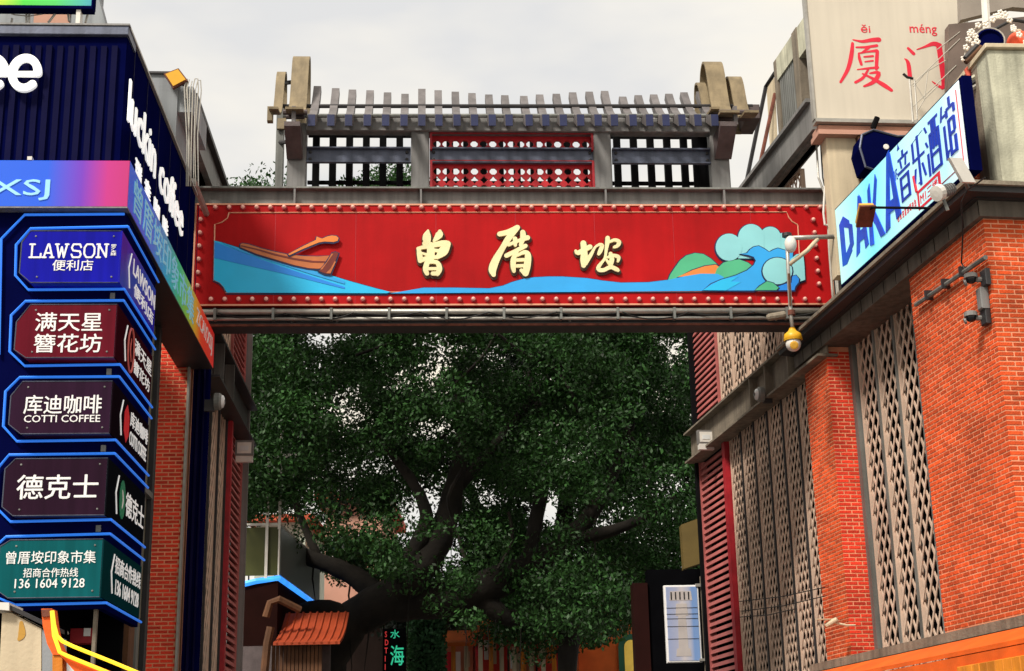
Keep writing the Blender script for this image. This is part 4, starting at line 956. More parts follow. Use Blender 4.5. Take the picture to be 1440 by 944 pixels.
s = MB(); s.lathe((c.x-.01, c.y-.06, c.z-.10), (-.1, -1, -.35), [(.05, 0), (.05, .035), (.03, .04)], 12); s.build('camera_lens', M['lamp_amber'], h_)
s = MB(); s.lathe(Vector(g3(1113, 440)), (0, 0, 1), [(.045, -.03), (.045, .03)], 10); s.build('pole_collar', M['rust'], mp_)
gc = thing('small_camera', 'small dusty camera clamped on the conduit pipe near the brick building', 'camera', G, (G.u(1085, 445, -.3), -.3, G.z(1085, 445, -.3)))
c = Vector(q3(1078, 447, -.32, G)); s = MB(); s.lathe(c, (1, -.3, .1), [(.03, 0), (.045, .03), (.045, .22), (.03, .24)], 10); s.build('housing', M['concrete'], gc)
s = MB(); s.tube([(c.x+.15, c.y, c.z), (c.x+.15, -.17, c.z+.02), (c.x+.15, -.17, c.z+.14)], .015, 6); s.build('clamp', M['pipe'], gc)
# cable bundle at the junction of gate and building
cbn = thing('cable_bundle', 'bundle of pale pipes and cables running down beside the signboard end', 'cables', G, (G.u(1172, 300, -.25), -.25, G.z(1172, 440, -.25)))
for x, x2, r_, mt in ((1146, 1172, .014, 'pipe'), (1157, 1166, .016, 'cable_pale'), (1163, 1174, .018, 'pipe'), (1152, 1170, .010, 'cable'), (1168, 1178, .012, 'cable')):
    s = MB(); s.tube([q3(x, 170, -.15, G), q3(x+5, 250, -.22, G), q3(x2-2, 300, -.26, G), q3(x2, 350, -.28, G), q3(x2+6, 428, -.28, G)], r_, 6); s.build('pipe_run', M[mt], cbn)
s = MB(); s.tube([q3(1160, 262, -.3, G), q3(1158, 300, -.3, G), q3(1160, 316, -.3, G), q3(1172, 320, -.3, G)], .016, 6); s.build('pipe_run', M['camwhite'], cbn)
# ================================================================== shop building beside the alley (frames LF and L)
zTop = LF.z(90, 38); zK0, zK1 = LF.z(90, 291, -.12), LF.z(90, 226, -.12)
uEnd = L.u(271, 350)
sb = thing('shop_building', 'dark navy ribbed shop building with white lit lettering at the alley corner', 'building', LF, (0, 0, 0))
W2 = 4.6
s = MB(); s.box(-W2, -.0, .0, .30, zK0+.1, zTop-.10); s.build('cladding', M['navy'], sb)
for k in range(45):
    u = -.10-k*.098; s = MB(); d = .018+.01*(k % 3 == 0)
    s.box(u-.026, u+.026, -d, -.0005, zK1-.1, zTop-.20); s.build('cladding_rib', M['navyrib'], sb)
s = MB(); s.cbox(-W2, .02, -.05, .3, zTop-.10, zTop-.012, .006); s.build('coping', M['steel_blue'], sb)
s = MB(); s.box(-W2, .03, -.06, .3, zTop-.010, zTop+.008); s.build('coping_edge', M['steel_light'], sb)
# alley face of the same building
sa = thing('shop_side_wall', 'flat navy alley side of the shop building with white lit lettering', 'wall', L, (0, 0, 0))
s = MB(); s.box(.02, uEnd, -.002, .30, zK0, zTop-.02); s.build('cladding', M['navy'], sa)
s = MB(); s.box(.0, uEnd+.02, -.03, .3, zTop-.018, zTop+.006); s.build('coping_edge', M['pipe'], sa)
s = MB(); s.box(.3, 4.7, .75, 1.0, 1.5, zK0+.5); s.build('dark_wall', M['dark'], sa)
for k in range(7):
    u = .35+k*.66; s = MB(); s.box(u-.012, u+.012, -.008, -.0021, zK1+.1, zTop-.03); s.build('cladding_rib', M['navyrib'], sa)
# lettering on the cladding: letters stand off the wall and are lit from inside
def letters(body, fr, u0, u1, z0, z1, y, parent, mtl='white_lit', depth=.06, bold=.035, name='lettering', edge=None):
    tm = text_mb(body, u0, u1, z0, z1, y-depth, depth, bold); return tm.build(name, M[mtl], parent)
e_u1, e_u0 = LF.u(62, 110), LF.u(15, 110)
ez0, ez1 = LF.z(40, 135), LF.z(40, 83)
def round_e(mb, u0, u1, z0, z1, y0, y1, w_):
    cx, cz, rx, rz = (u0+u1)/2, (z0+z1)/2, (u1-u0)/2-w_/2, (z1-z0)/2-w_/2
    path = [(cx+rx*math.cos(math.radians(a)), cz+rz*math.sin(math.radians(a)), w_/2) for a in np.linspace(0, 312, 24)]
    brush(mb, path, y0, y1, 2); brush(mb, [(cx-rx*.8, cz-.01, w_*.30), (cx+rx, cz-.01, w_*.32)], y0-.0015, y1, 2)
s = MB(); wE = e_u1-e_u0
round_e(s, e_u0, e_u1, ez0, ez1, -.10, -.06, wE*.24); s.build('letter', M['white_lit'], sb)
s = MB(); round_e(s, e_u0-wE*.98, e_u1-wE*.98, ez0, ez1, -.10, -.06, wE*.24); s.build('letter', M['white_lit'], sb)
text_mb('luckin coff', e_u0-wE*7.3, e_u0-wE*1.12, ez0, ez1+.13, -.10, .04, .03).build('lettering', M['white_lit'], sb)
s = MB(); s.box(-W2, -.35, .32, 1.2, 0, zTop-.3); s.build('body_wall', M['dark'], sb)
p0, p1 = L.q(177, 150), L.q(256, 325)
zl0 = (L.z(215, 245)+L.z(240, 300))/2
ua_, ub_ = L.u(178, 140, -.06), L.u(255, 300, -.06)
zx = L.z(178, 170, -.06); zt_ = L.z(178, 107, -.06)
zbot = L.z(256, 338, -.06)
text_mb('luckin coffee', ua_, ub_, zx-.02, zt_, -.09, .016, .022).build('lettering', M['white_lit'], sa)
for ch, px, py in (('瑞', 195, 243), ('幸', 208, 268), ('咖', 221, 291), ('啡', 233, 315)):
    u_, z_ = L.q(px, py, -.09); text_mb(ch, u_-.12, u_+.16, zK1+.03, zK1+.22, -.09, .012, .02).build('character', M['white_lit'], sa)
# rainbow fascia with the market's name, wraps round the corner
kf = thing('rainbow_fascia', 'rainbow gradient fascia sign running down the alley under the white lettering', 'sign', L, (0, -.12, zK0))
uK = L.u(301, 490, -.12)
gm = grad_mat('rainbow_print', 0, [(0, (.01, .10, .75)), (.18, (.01, .16, .80)), (.34, (.02, .35, .62)), (.50, (.05, .50, .16)), (.60, (.22, .55, .05)), (.72, (.75, .40, .03)), (.80, (.85, .06, .02)), (1, (.85, .02, .02))], 0, uK, emit=.15)
s = MB(); s.cbox(-.12, uK, -.12, -.004, zK0, zK1, .004); s.build('fascia', gm, kf)
s = MB(); s.box(-.12, uK, -.118, .3, zK0-.012, zK0-.001); s.build('bottom_edge', M['steel_dark'], kf)
cjk = mat('print_cyan', (.10, .42, .85), .4, var=.1, bump=0, emit=.15)
text_mb('曾厝垵印象市集', .10, uK*.69, zK0+.05, zK1-.05, -.126, .005, .02).build('lettering', mat('print_pale', (.25, .62, .80), .4, var=.1, bump=0, emit=.15), kf)
text_mb('ZCAYXSJ', uK*.73, uK*.965, zK0+.09, zK1-.10, -.126, .005, .03).build('lettering', M['white'], kf)
kg = thing('blue_magenta_fascia', 'blue to magenta gradient fascia sign over the stacked shop signs', 'sign', LF, (0, -.12, zK0))
gm2 = grad_mat('fascia_print', 0, [(0, (.01, .12, .75)), (.62, (.01, .10, .72)), (.78, (.16, .03, .48)), (.90, (.50, .02, .22)), (1, (.48, .02, .16))], -1.75, .12, emit=.08)
s = MB(); s.cbox(-W2, .1175, -.125, -.03, zK0+.0, zK1, .004); s.build('fascia', gm2, kg)
s = MB(); s.box(-W2, .118, -.13, .0, zK0-.014, zK0-.001); s.build('bottom_edge', M['steel_light'], kg)
x1_ = LF.u(70, 265, -.125); x0_ = LF.u(-13, 265, -.125)
text_mb('XSJ', x0_, x1_, LF.z(40, 282, -.125), LF.z(40, 253, -.125), -.133, .006, .03).build('lettering', mat('print_ice', (.30, .62, .92), .4, var=.1, bump=0, emit=.2), kg)
text_mb('ZCAY', x0_-(x1_-x0_)*1.5, x0_-(x1_-x0_)*.08, LF.z(40, 282, -.125), LF.z(40, 253, -.125), -.133, .006, .03).build('lettering', bpy.data.materials['print_ice'], kg)
s = MB(); u_ = LF.u(43, 222, -.1); s.box(u_-.02, u_+.02, -.13, -.06, zK1+.002, zK1+.035); s.build('clip', M['camwhite'], kg)

# ---- the stack of five shop signs
stk = thing('sign_tower', 'navy backing tower edged with blue neon holding five stacked shop signs', 'sign tower', LF, (0, 0, 2))
yS = -.02
pf = lambda px, py, y=yS: LF.q(px, py, y)
zt_s = LF.z(100, 297, yS); 
uSide = L.u(219, 400, .04)
s = MB(); s.prism([pf(-60, 297), pf(177, 297), (pf(177, 297)[0], LF.z(140, 856, yS)), pf(-60, 862)], yS, yS+.05); s.build('backing_front', M['navy'], stk)
uC = pf(177, 310)[0]                         # the tower's corner in LF
SL = Fr(*LF.W(uC, yS, 0).xy, 93.19)          # its alley face
s = MB(); s.box(.0, 1.02, .003, .06, LF.z(140, 856, yS), zt_s); s.build('backing_side', M['navy'], stk) if False else None
sd2 = thing('neon_backboard', 'navy alley side of the sign tower with narrow companion signs', 'sign tower', SL, (0, 0, 2))
u2_ = SL.u(219, 400)
s = MB(); s.box(.0, u2_, .003, .06, LF.z(140, 856, yS), zt_s); s.build('backing', M['navy'], sd2)
def neon_path(pts, fr, y, parent, r=.018, m_='neon'):
    s = MB(); s.tube([(a, y, b) for a, b in pts], r, 6); return s.build('neon_line', M[m_], parent)
# outermost line
neon_path([pf(0, 500), pf(3, 338), pf(36, 304), pf(176, 303)], LF, yS-.03, stk, .012)
rows = [ # name, box colour, front polygon px, neon top/bottom y at corner, left neon
    ('blue', (.008, .008, .36), [(29, 341), (43, 325), (176, 325), (178, 397), (43, 398), (29, 384)], [(172, 407), (40, 408), (22, 388), (23, 345), (43, 322), (176, 319)]),
    ('maroon', (.13, .006, .016), [(21.6, 453), (43, 429), (171, 428), (169, 501), (36, 505), (21.6, 492)], [(167, 513), (35, 515), (14, 495), (16, 444), (36, 424), (171, 423)]),
    ('plum', (.028, .008, .026), [(13.7, 557), (32, 537), (166, 536), (163, 609), (29, 611), (14, 597)], [(158, 619), (24, 621), (5, 600), (8, 551), (28, 531), (165, 530)]),
    ('aubergine', (.022, .006, .018), [(5, 660), (22, 645), (158, 645), (155, 724), (18, 726), (5, 713)], [(151, 731), (15, 734), (-5, 714), (-2, 658), (13, 640), (158, 638)]),
    ('teal', (.003, .10, .11), [(0, 769), (15, 760), (151, 758), (148, 839), (11, 842), (-5, 830)], [(146, 848), (22, 851), (-10, 838), (-12, 774), (9, 755), (150, 751)])]
words_ = [[('LAWSON', 42, 152, 344, 363, .05), ('便利店', 74, 131, 366, 381, .025)],
          [('满天星', 50, 144, 440, 466, .03), ('簪花坊', 48, 143, 470, 496, .03)],
          [('库迪咖啡', 34, 143, 556, 582, .03), ('COTTI COFFEE', 34, 141, 584, 594, .03)],
          [('德克士', 24, 138, 668, 702, .035)],
          [('曾厝垵印象市集', 9, 135, 775, 793, .02), ('招商合作热线', 33, 110, 799, 812, .02), ('136 1604 9128', 21, 119, 814, 827, .03)]]
sidew = [['LAWSON', '便利店'], ['满天星', '簪花坊'], ['库迪咖啡', 'COTTI COFFEE'], ['德克士'], ['招商合作热线', '136 1604 9128']]
labs = ['royal blue convenience shop sign, topmost of the five stacked signs', 'maroon hair flower shop sign with two rows of characters', 'plum coffee shop sign with four characters over small capitals', 'dark aubergine sign with three large white characters', 'teal market hotline sign with a phone number, lowest of the stack']
side_lab = ['blue companion sign turned to the alley, topmost on the tower side', 'maroon companion sign turned to the alley with a round red emblem', 'dark companion sign turned to the alley with a red hexagon emblem', 'dark companion sign turned to the alley with a green emblem', 'dark teal companion sign turned to the alley with the phone number']
for i, (nm, col, poly, neon) in enumerate(rows):
    y_ = yS-.16
    q_ = [LF.q(px, py, y_) for px, py in poly]
    uc_ = LF.q(poly[2][0], poly[2][1], y_)[0]; zT_, zB_ = (q_[1][1]+q_[2][1])/2, (q_[3][1]+q_[4][1])/2
    q_ = [q_[0], (q_[1][0], zT_), (uC, zT_), (uC, zB_), (q_[4][0], zB_), (q_[0][0]*.5+q_[5][0]*.5, q_[5][1])]
    q_[0] = (q_[5][0], q_[0][1])
    t = thing('shop_sign', labs[i], 'sign', LF, (uC, yS, zB_), group='shop signs stacked on the tower')
    mt = mat('sign_'+nm, col, .3, var=.2, scale=1, bump=0, emit=.15, spec=.08, streak=.25)
    s = MB(); s.prism(q_, y_, yS-.002); s.build('box', mt, t)
    s = MB(); s.tube([(a, y_-.001, b) for a, b in q_+[q_[0]]], .005, 4, False); s.build('edge_trim', M['steel_blue'], t)
    for (tx, x0, x1, ya, yb2, bo) in words_[i]:
        a, b = LF.u(x0, (ya+yb2)/2, y_), LF.u(x1, (ya+yb2)/2, y_); c, d = LF.z((x0+x1)/2, yb2, y_), LF.z((x0+x1)/2, ya, y_)
        if tx == 'LAWSON':
            s = MB(); w6 = (b-a)/6.25; H = d-c; hw = .0078
            def ln(k, pts):
                for j in range(len(pts)-1): brush(s, [(a+(k+pts[j][0]*.86)*w6*1.04, c+pts[j][1]*H, hw), (a+(k+pts[j+1][0]*.86)*w6*1.04, c+pts[j+1][1]*H, hw)], y_-.006, y_-.001, 1)
            ln(0, [(.2, 1), (.2, .04), (1, .04), (1, .3)]); ln(0, [(0, 1), (.42, 1)]); ln(0, [(0, .04), (.4, .04)])
            ln(1, [(.12, .04), (.45, 1), (.55, 1), (.88, .04)]); ln(1, [(.25, .36), (.75, .36)]); ln(1, [(0, .04), (.3, .04)]); ln(1, [(.7, .04), (1, .04)])
            ln(2, [(.08, 1), (.32, .04), (.52, .8), (.74, .04), (.98, 1)]); ln(2, [(-.04, 1), (.24, 1)]); ln(2, [(.84, 1), (1.1, 1)])
            ln(3.15, [(.9, .78), (.8, 1), (.2, 1), (.08, .75), (.2, .54), (.8, .48), (.92, .25), (.8, .04), (.2, .04), (.08, .25)])
            ln(4.15, [(.25, .04), (.05, .3), (.05, .75), (.25, 1), (.75, 1), (.95, .75), (.95, .3), (.75, .04), (.25, .04)])
            ln(5.15, [(.15, .04), (.15, 1), (.85, .06), (.85, 1)]); ln(5.15, [(0, 1), (.25, 1)]); ln(5.15, [(0, .04), (.32, .04)]); ln(5.15, [(.7, 1), (1, 1)])
            s.build('lettering', M['white'], t)
        else: text_mb(tx, a, b, c, d, y_-.006, .005, bo).build('lettering', M['white'], t)
    for (bx_, bz_) in ((uC-.06, zT_-.05), (uC-.06, zB_+.05), (q_[1][0]+.05, zT_-.05), (q_[4][0]+.05, zB_+.05)):
        s = MB(); s.lathe((bx_, y_-.0005, bz_), (0, -1, 0), [(.009, 0), (.009, .004), (.004, .006)], 6); s.build('screw', M['steel'], t)
    if i == 0:
        text_mb('罗\n森', LF.u(156, 350, y_), LF.u(164, 350, y_), LF.z(160, 360, y_), LF.z(160, 344, y_), y_-.006, .005, .02).build('lettering', M['white'], t)
    # neon outline on the backing, continuing round the corner
    nn = [LF.q(px, py, yS-.03) for px, py in neon]
    zN1, zN0 = nn[-1][1], nn[0][1]
    nn[-1] = (uC+.03, zN1); nn[0] = (uC+.03, zN0)
    neon_path(nn, LF, yS-.035, stk, .012)
    for zz in (zN1, zN0):
        neon_path([(-.03, zz), (u2_-.02, zz)], SL, -.03, sd2, .011)
    if i: 
        u_ = LF.u(poly[2][0]-13, poly[2][1], yS)
        s = MB(); s.box(u_-.02, u_+.02, yS-.02, yS-.001, zN1+.02, zN1+.075); s.build('bracket', M['steel'], stk)
    # companion sign on the alley side
    t2 = thing('side_sign', side_lab[i], 'sign', SL, (0, -.03, zB_), group='companion signs on the tower side')
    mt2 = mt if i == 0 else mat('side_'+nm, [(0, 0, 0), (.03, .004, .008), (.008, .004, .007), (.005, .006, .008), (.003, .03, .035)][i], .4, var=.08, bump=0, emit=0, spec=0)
    s = MB(); s.box(-.165, u2_-.04, -.012, .001, zB_, zT_); s.build('box', mt2, t2)
    H = zT_-zB_; yy = -.017
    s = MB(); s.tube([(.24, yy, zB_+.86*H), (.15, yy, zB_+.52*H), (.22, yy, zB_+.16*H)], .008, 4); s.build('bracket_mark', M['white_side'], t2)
    ws = sidew[i]; a = .36 if i in (0, 4) else .60
    if len(ws) == 2:
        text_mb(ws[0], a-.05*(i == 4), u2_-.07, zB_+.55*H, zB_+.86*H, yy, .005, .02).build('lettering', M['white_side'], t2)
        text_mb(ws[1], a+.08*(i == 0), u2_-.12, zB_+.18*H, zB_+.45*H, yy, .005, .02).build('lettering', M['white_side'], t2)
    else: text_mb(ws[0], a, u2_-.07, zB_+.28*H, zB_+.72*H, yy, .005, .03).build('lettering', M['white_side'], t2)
    if i in (1, 2, 3):
        em = mat('emblem_%s' % nm, [(0, 0, 0), (.55, .10, .08), (.65, .01, .02), (.01, .18, .08)][i], .4, var=.1, bump=0, emit=.1)
        s = MB()
        if i == 1: s.tube([(.44+.13*math.cos(t_), yy, zB_+H*.5+.20*math.sin(t_)) for t_ in np.linspace(0, 2*math.pi, 21)], .010, 5, False)
        else: s.prism([(.44+.12*math.cos(t_), zB_+H*.5+.17*math.sin(t_)) for t_ in np.linspace(math.pi/6, 2*math.pi+math.pi/6, 7 if i == 2 else 15)[:-1]], yy, yy+.004)
        em_o = s.build('emblem', em, t2)
        s = MB()
        if i == 1: brush(s, [(.44, zB_+H*.5+.1, .012), (.41, zB_+H*.5, .02), (.46, zB_+H*.5-.09, .012)], yy-.003, yy, 3)
        else: brush(s, [(.42, zB_+H*.5+.07, .012), (.46, zB_+H*.5+.0, .02), (.43, zB_+H*.5-.07, .012)], yy-.003, yy-.0004, 3)
        s.build('emblem_figure', M['white'] if i == 3 else em, em_o)

# ---- alley side below the fascia: window frames, brick pier, recess
lb = thing('alley_brick_pier', 'narrow red brick pier with pale edge strips under the rainbow fascia', 'pillar', G, (G.u(240, 700), 0, 0))
ga, gb_ = G.u(218, 505, 0), G.u(265, 505, 0)
s = MB(); s.box(ga, gb_, 0, .7, 1.8, zK0+.3); lp = s.build('mortar_core', M['mortar'], lb)
bx = []; z = 2.2; j = 0
while z < 7.2:
    x = ga-(j % 2)*.078
    while x < gb_-.02:
        a, b = max(x, ga), min(x+.141, gb_)
        if b-a > .02: bx.append((a, b, -random.uniform(.003, .007), .003, z, z+.032))
        x += .156
    z += .047; j += 1
put_bricks(bx, 300, M['brick_red'], lb, lambda b: -b[4] if False else abs(b[4]-4.5))
s = MB(); s.box(gb_+.002, gb_+.028, -.03, .06, 1.8, zK0+.2); s.build('edge_strip', M['pipe'], lb)
s = MB(); s.box(ga-.05, ga-.004, -.01, .1, 1.8, zK0+.2); s.build('edge_strip', M['cream'], lb)
rc = thing('navy_recess_panel', 'tall dark navy panel between the brick pier and the lattice wall', 'panel', G, (G.u(275, 700), .3, 0))
s = MB(); s.box(gb_+.03, gb_+.22, .25, .4, 1.5, 7.6); s.build('panel', M['navy'], rc)
s = MB(); s.box(gb_+.09, gb_+.12, .20, .25, 1.5, 7.4); s.box(gb_+.165, gb_+.18, .20, .25, 1.5, 7.4); s.build('frame_bars', M['navyrib'], rc)
wf = thing('window_strip', 'tall weathered window frame strip between the sign tower and the brick pier', 'window', L, (3.0, .2, 2))
uw = L.u(206, 700, .25)
for (px0, px1, mt, yy) in ((203, 211, 'wood', .20), (214, 217, 'steel', .22), (220, 223, 'cream', .24), (225, 228, 'steel_dark', .2)):
    a, b = L.u(px0-15, 760, yy), L.u(px1-15, 760, yy)
    s = MB(); s.box(a, b, yy, yy+.05, 1.8, zK0+.15); s.build('mullion', M[mt], wf)
s = MB(); s.box(L.u(197, 760, .3), L.u(211, 760, .3), .28, .30, 1.8, zK0+.1); s.build('pane', M['window'], wf)
zz = L.z(207, 697, .2); s = MB(); s.box(L.u(198, 760, .2), L.u(209, 760, .2), .18, .26, zz, zz+.06); s.build('transom', M['steel'], wf)

# ================================================================== lattice building on the shop side of the alley
lw = thing('lattice_building', 'narrow alley building with taupe lattice, pink louvres and a dark girder behind the shop', 'building', L, (L.u(300, 700), 0, 0))
yL = .0
g0, g1_ = (L.z(284, 516)+L.z(346, 618))/2, None
v0 = L.u(288, 700); vR = L.u(325, 700); vE = L.u(345, 700)
g1_ = g0+.52
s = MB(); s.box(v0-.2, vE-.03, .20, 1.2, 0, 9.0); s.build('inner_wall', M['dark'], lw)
pw = (vR-.14-v0)/3
for k in range(3): 
    lattice(v0+k*pw+.02, v0+(k+1)*pw-.03, BZ0, g0, yL+.1, lw, fr_=.02, n=4, bw=.10)
    s = MB(); s.box(v0+(k+1)*pw-.025, v0+(k+1)*pw+.015, yL+.06, yL+.16, BZ0, g0); s.build('bay_mullion', M['steel_dark'], lw)
s = MB(); s.box(vR-.12, vR, yL, yL+.15, BZ0, g0); s.build('red_post', M['redpaint'], lw)
louvres(vR+.04, vE-.05, BZ0, g0, yL+.1, lw)
s = MB(); s.box(vE-.02, vE+.05, yL-.03, yL+.2, 0, 9.0); s.build('end_post', M['steel_light'], lw)
s = MB(); s.box(v0-.1, vE, -.14, .14, g0-.03, g0); s.box(v0-.1, vE, -.14, .14, g1_, g1_+.03); s.box(v0-.1, vE, .0, .02, g0, g1_); gl = s.build('girder', M['steel_dark'], lw)
s = MB(); s.box(v0+.3, v0+.33, -.13, -.002, g0, g1_); s.build('stiffener', M['steel'], gl)
s = MB(); s.box(v0+1.3, v0+1.33, -.13, -.002, g0, g1_); s.build('stiffener', M['steel'], gl)
vq = L.u(333, 500)
for k in range(3): lattice(vq-(k+1)*.85+.02, vq-k*.85-.04, g1_+.05, 8.9, yL+.1, lw, fr_=.02, n=4, bw=.10)
louvres(vq+.03, vE-.05, g1_+.05, 9.0, yL+.1, lw, pitch=.10)
bulkhead(L, 302, 565, -.16, 'round glass lamp on the girder under the rainbow fascia')
flood(L, 344, 632, -.10, 'square white floodlight at the end of the dark girder by the tree')
# roof parts behind the shop cladding
YF = Fr(*L.W(L.u(262, 200, -.05), -.05, 0).xy, 3.43)
rf = thing('roof_side_wall', 'blue grey rendered wall end rising behind the shop cladding', 'wall', YF, (YF.u(240, 150, .1), .1, 8.5))
s = MB(); s.box(YF.u(190, 150, .1), YF.u(249, 150, .1), .1, 1.3, 8.0, YF.z(235, 105, .1)); s.build('wall', M['greywall'], rf)
s = MB(); s.box(YF.u(249, 150, .1)+.002, YF.u(266, 240, .1), .13, 1.2, 8.95, YF.z(255, 120, .1)); s.build('lower_wall', M['greywall'], rf)
s = MB(); s.box(YF.u(190, 150, .1), YF.u(249, 150, .1)+.02, .07, 1.3, YF.z(235, 105, .1)+.001, YF.z(235, 102, .1)); s.build('coping', M['steel_dark'], rf)
lp_ = thing('parapet_girder', 'grey roof girder sloping away above the alley behind the shop', 'girder', L, (L.u(300, 200), 0, 9))
zgT = L.z(296, 200, .0); a, b = L.u(272, 130, 0), L.u(320, 262, 0)+.6
s = MB(); s.box(a, b, -.05, .3, zgT-.06, zgT); s.build('top_plate', M['steel_dark'], lp_)
s = MB(); s.box(a, b, .02, .1, zgT-.42, zgT-.061); s.build('web', M['steel_light'], lp_)
s = MB(); s.box(a+1.2, b, .2, .8, zgT-1.1, zgT-.1); s.build('dark_soffit', M['dark'], lp_)
s = MB(); s.tube([(L.u(268, 205, .05), -.0, zgT-1.0), (b, .0, zgT-1.0)], .04, 6); s.build('lower_rail', M['pipe'], lp_)
YF = Fr(*L.W(L.u(262, 200, -.05), -.05, 0).xy, 3.43)
cl = thing('roof_cable_bundle', 'bundle of pale conduits looping up from the gate to the yellow lamp', 'cables', YF, q3(262, 200, 0, YF))
for k, (x0, x1, pk) in enumerate(((259, 262, 112), (263, 265, 112), (267, 264, 114), (271, 268, 111), (275, 272, 113))):
    s = MB(); s.tube([q3(x1, 262, -.01, YF), q3(x1+1, 200, -.01, YF), q3(x0, pk+12, -.01, YF), q3(x0+3, pk, 0, YF), q3(x0+7, pk, 0, YF), q3(x0+8, pk+14, 0, YF), q3(x1+6, 190, 0, YF), q3(x1+7, 262, 0, YF)][:(4 if k < 3 else 8)], .007, 5); s.build('conduit', M['cable_pale' if k % 2 else 'pipe'], cl)
ylm = thing('yellow_floodlight', 'square yellow floodlight tilted on the roof above the cables', 'lamp', YF, q3(248, 125, 0, YF))
c4 = [Vector(q3(*p, -.03, YF)) for p in ((230, 104), (251, 96), (264, 113), (243, 124))]
s = MB(); s.extr(c4, (0, .05, 0)); lh = s.build('lamp_rim', M['rust'], ylm)
cc = sum(c4, Vector())/4; s = MB(); s.extr([cc+(p-cc)*.84+Vector((0, -.012, 0)) for p in c4], (0, .011, 0)); s.build('lamp_glass', mat('glass_yellow', (.80, .42, .03), .3, var=.15, bump=0), ylm)
s = MB(); s.tube([tuple(cc+Vector((.06, .04, 0))), q3(262, 112, .02, YF), q3(262, 140, .02, YF)], .02, 6); s.build('stem', M['pipe'], ylm)
# roof billboard on top of the shop
TB = LF
rb_ = thing('green_roof_billboard', 'green to teal banner on a dark frame above the shop roof', 'billboard', LF, (LF.u(60, 20, .5), .5, zTop))
gm3 = grad_mat('green_print', 0, [(0, (.45, .65, .02)), (.25, (.05, .60, .03)), (.6, (.06, .58, .10)), (1, (.04, .35, .45))], LF.u(0, 5, .5)-LF.u(60, 20, .5), LF.u(130, 5, .5)-LF.u(60, 20, .5), emit=.05)
s = MB(); s.box(LF.u(-60, 5, .5), LF.u(129, 5, .5), .5, .55, LF.z(60, 9, .5), LF.z(60, -40, .5)); s.build('banner', gm3, rb_)
s = MB(); s.box(LF.u(-60, 5, .5), LF.u(131, 5, .5), .48, .60, LF.z(60, 13, .5), LF.z(60, 9, .5)); s.box(LF.u(129.2, 5, .5), LF.u(131.5, 5, .5), .48, .6, LF.z(60, 9, .5), LF.z(60, -40, .5)); s.build('frame', M['navy'], rb_)
s = MB(); s.box(LF.u(107, 20, .5), LF.u(113, 20, .5), .5, .6, zTop, LF.z(60, 13, .5)); s.build('prop', M['camwhite'], rb_)
for a_, b_ in (((97, 30), (95, 14)), ((120, 32), (125, 14)), ((68, 32), (79, 18)), ((37, 32), (37, 14)), ((41, 32), (41, 14)), ((16, 32), (17, 26))):
    s = MB(); s.tube([q3(*a_, .6, LF), q3(*b_, .6, LF)], .012, 5); s.build('strut', M['pipe'], rb_)
s = MB(); s.tube([q3(0, 14, .6, LF), q3(20, 21, .6, LF), q3(40, 23, .6, LF), q3(60, 20, .6, LF), q3(80, 13, .6, LF)], .006, 5); s.build('cable', M['cable_pale'], rb_)
rw = thing('roof_hut', 'dusty pink roof hut wall behind the banner struts', 'hut', LF, (LF.u(60, 30, 2), 2, zTop-.5))
s = MB(); s.box(LF.u(48, 20, 2), LF.u(98, 20, 2), 2, 2.4, zTop-.5, LF.z(60, -30, 2)); s.build('wall', M['pinkwall'], rw)
s = MB(); s.box(LF.u(-60, 20, 2), LF.u(48, 20, 2)-.005, 2.02, 2.4, zTop-.5, LF.z(60, -30, 2)); s.box(LF.u(98, 20, 2)+.005, LF.u(132, 20, 2), 2.02, 2.4, zTop-.5, LF.z(60, -30, 2)); s.build('grey_wall', M['greywall'], rw)
s = MB(); s.prism([LF.q(*p, 2.0) for p in ((129, 40), (150, 40), (134, -20), (129, -20))], 2.0, 2.3); s.build('gable_side', M['greywall'], rw)

# ================================================================== street stall in the near corner
SF = Fr(-2.5, 8.4, 3.43)
bo = thing('cream_booth', 'cream stall booth with a dark sloping lid and a small ochre hook stain', 'booth', SF, (SF.u(30, 930), 0, 2))
pts = [SF.q(*p) for p in ((3, 862), (16, 862), (58, 884), (58, 960), (-2, 960))]
s = MB(); s.prism(pts, 0, .3); s.build('panel', M['cream'], bo)
s = MB(); s.prism([SF.q(*p) for p in ((58.8, 885), (76, 893), (76, 960), (58.8, 960))], .004, .3); s.build('side_panel', M['greywall'], bo)
s = MB(); s.extr([(a, -.03, b) for a, b in [SF.q(*p) for p in ((16, 852), (75, 880), (75, 886), (16, 858))]], (0, .3, 0)); s.build('lid', M['steel_dark'], bo)
s = MB(); s.extr([(a, -.05, b) for a, b in [SF.q(*p) for p in ((-10, 848), (16, 849), (16, 860), (-10, 858))]], (0, .3, 0)); s.build('lid_end', M['camwhite'], bo)
s = MB(); brush(s, [(*SF.q(30, 876), .010), (*SF.q(31, 892), .020), (*SF.q(27, 899), .010)], -.004, -.0005, 3); s.build('stain', mat('ochre', (.55, .30, .05), .7, bump=0), bo)
NF = Fr(-2.35, 8.0, 3.43)
ne = thing('neon_stall_roof', 'orange upturned stall eave outlined in glowing yellow tubes', 'stall roof', NF, (NF.u(80, 930), 0, 2))
outer = [(58, 856), (73, 856), (76, 880), (80, 900), (88, 918), (120, 930), (200, 962), (200, 990), (110, 950), (84, 921), (74, 921), (66, 905), (60, 880)]
s = MB(); s.prism([NF.q(*p) for p in outer], 0, .12); s.build('eave_board', M['orange_roof'], ne)
s = MB(); s.prism([NF.q(*p) for p in ((73, 921), (87, 922), (87, 990), (73, 990))], .01, .11); s.build('post', M['orange_wood'], ne)
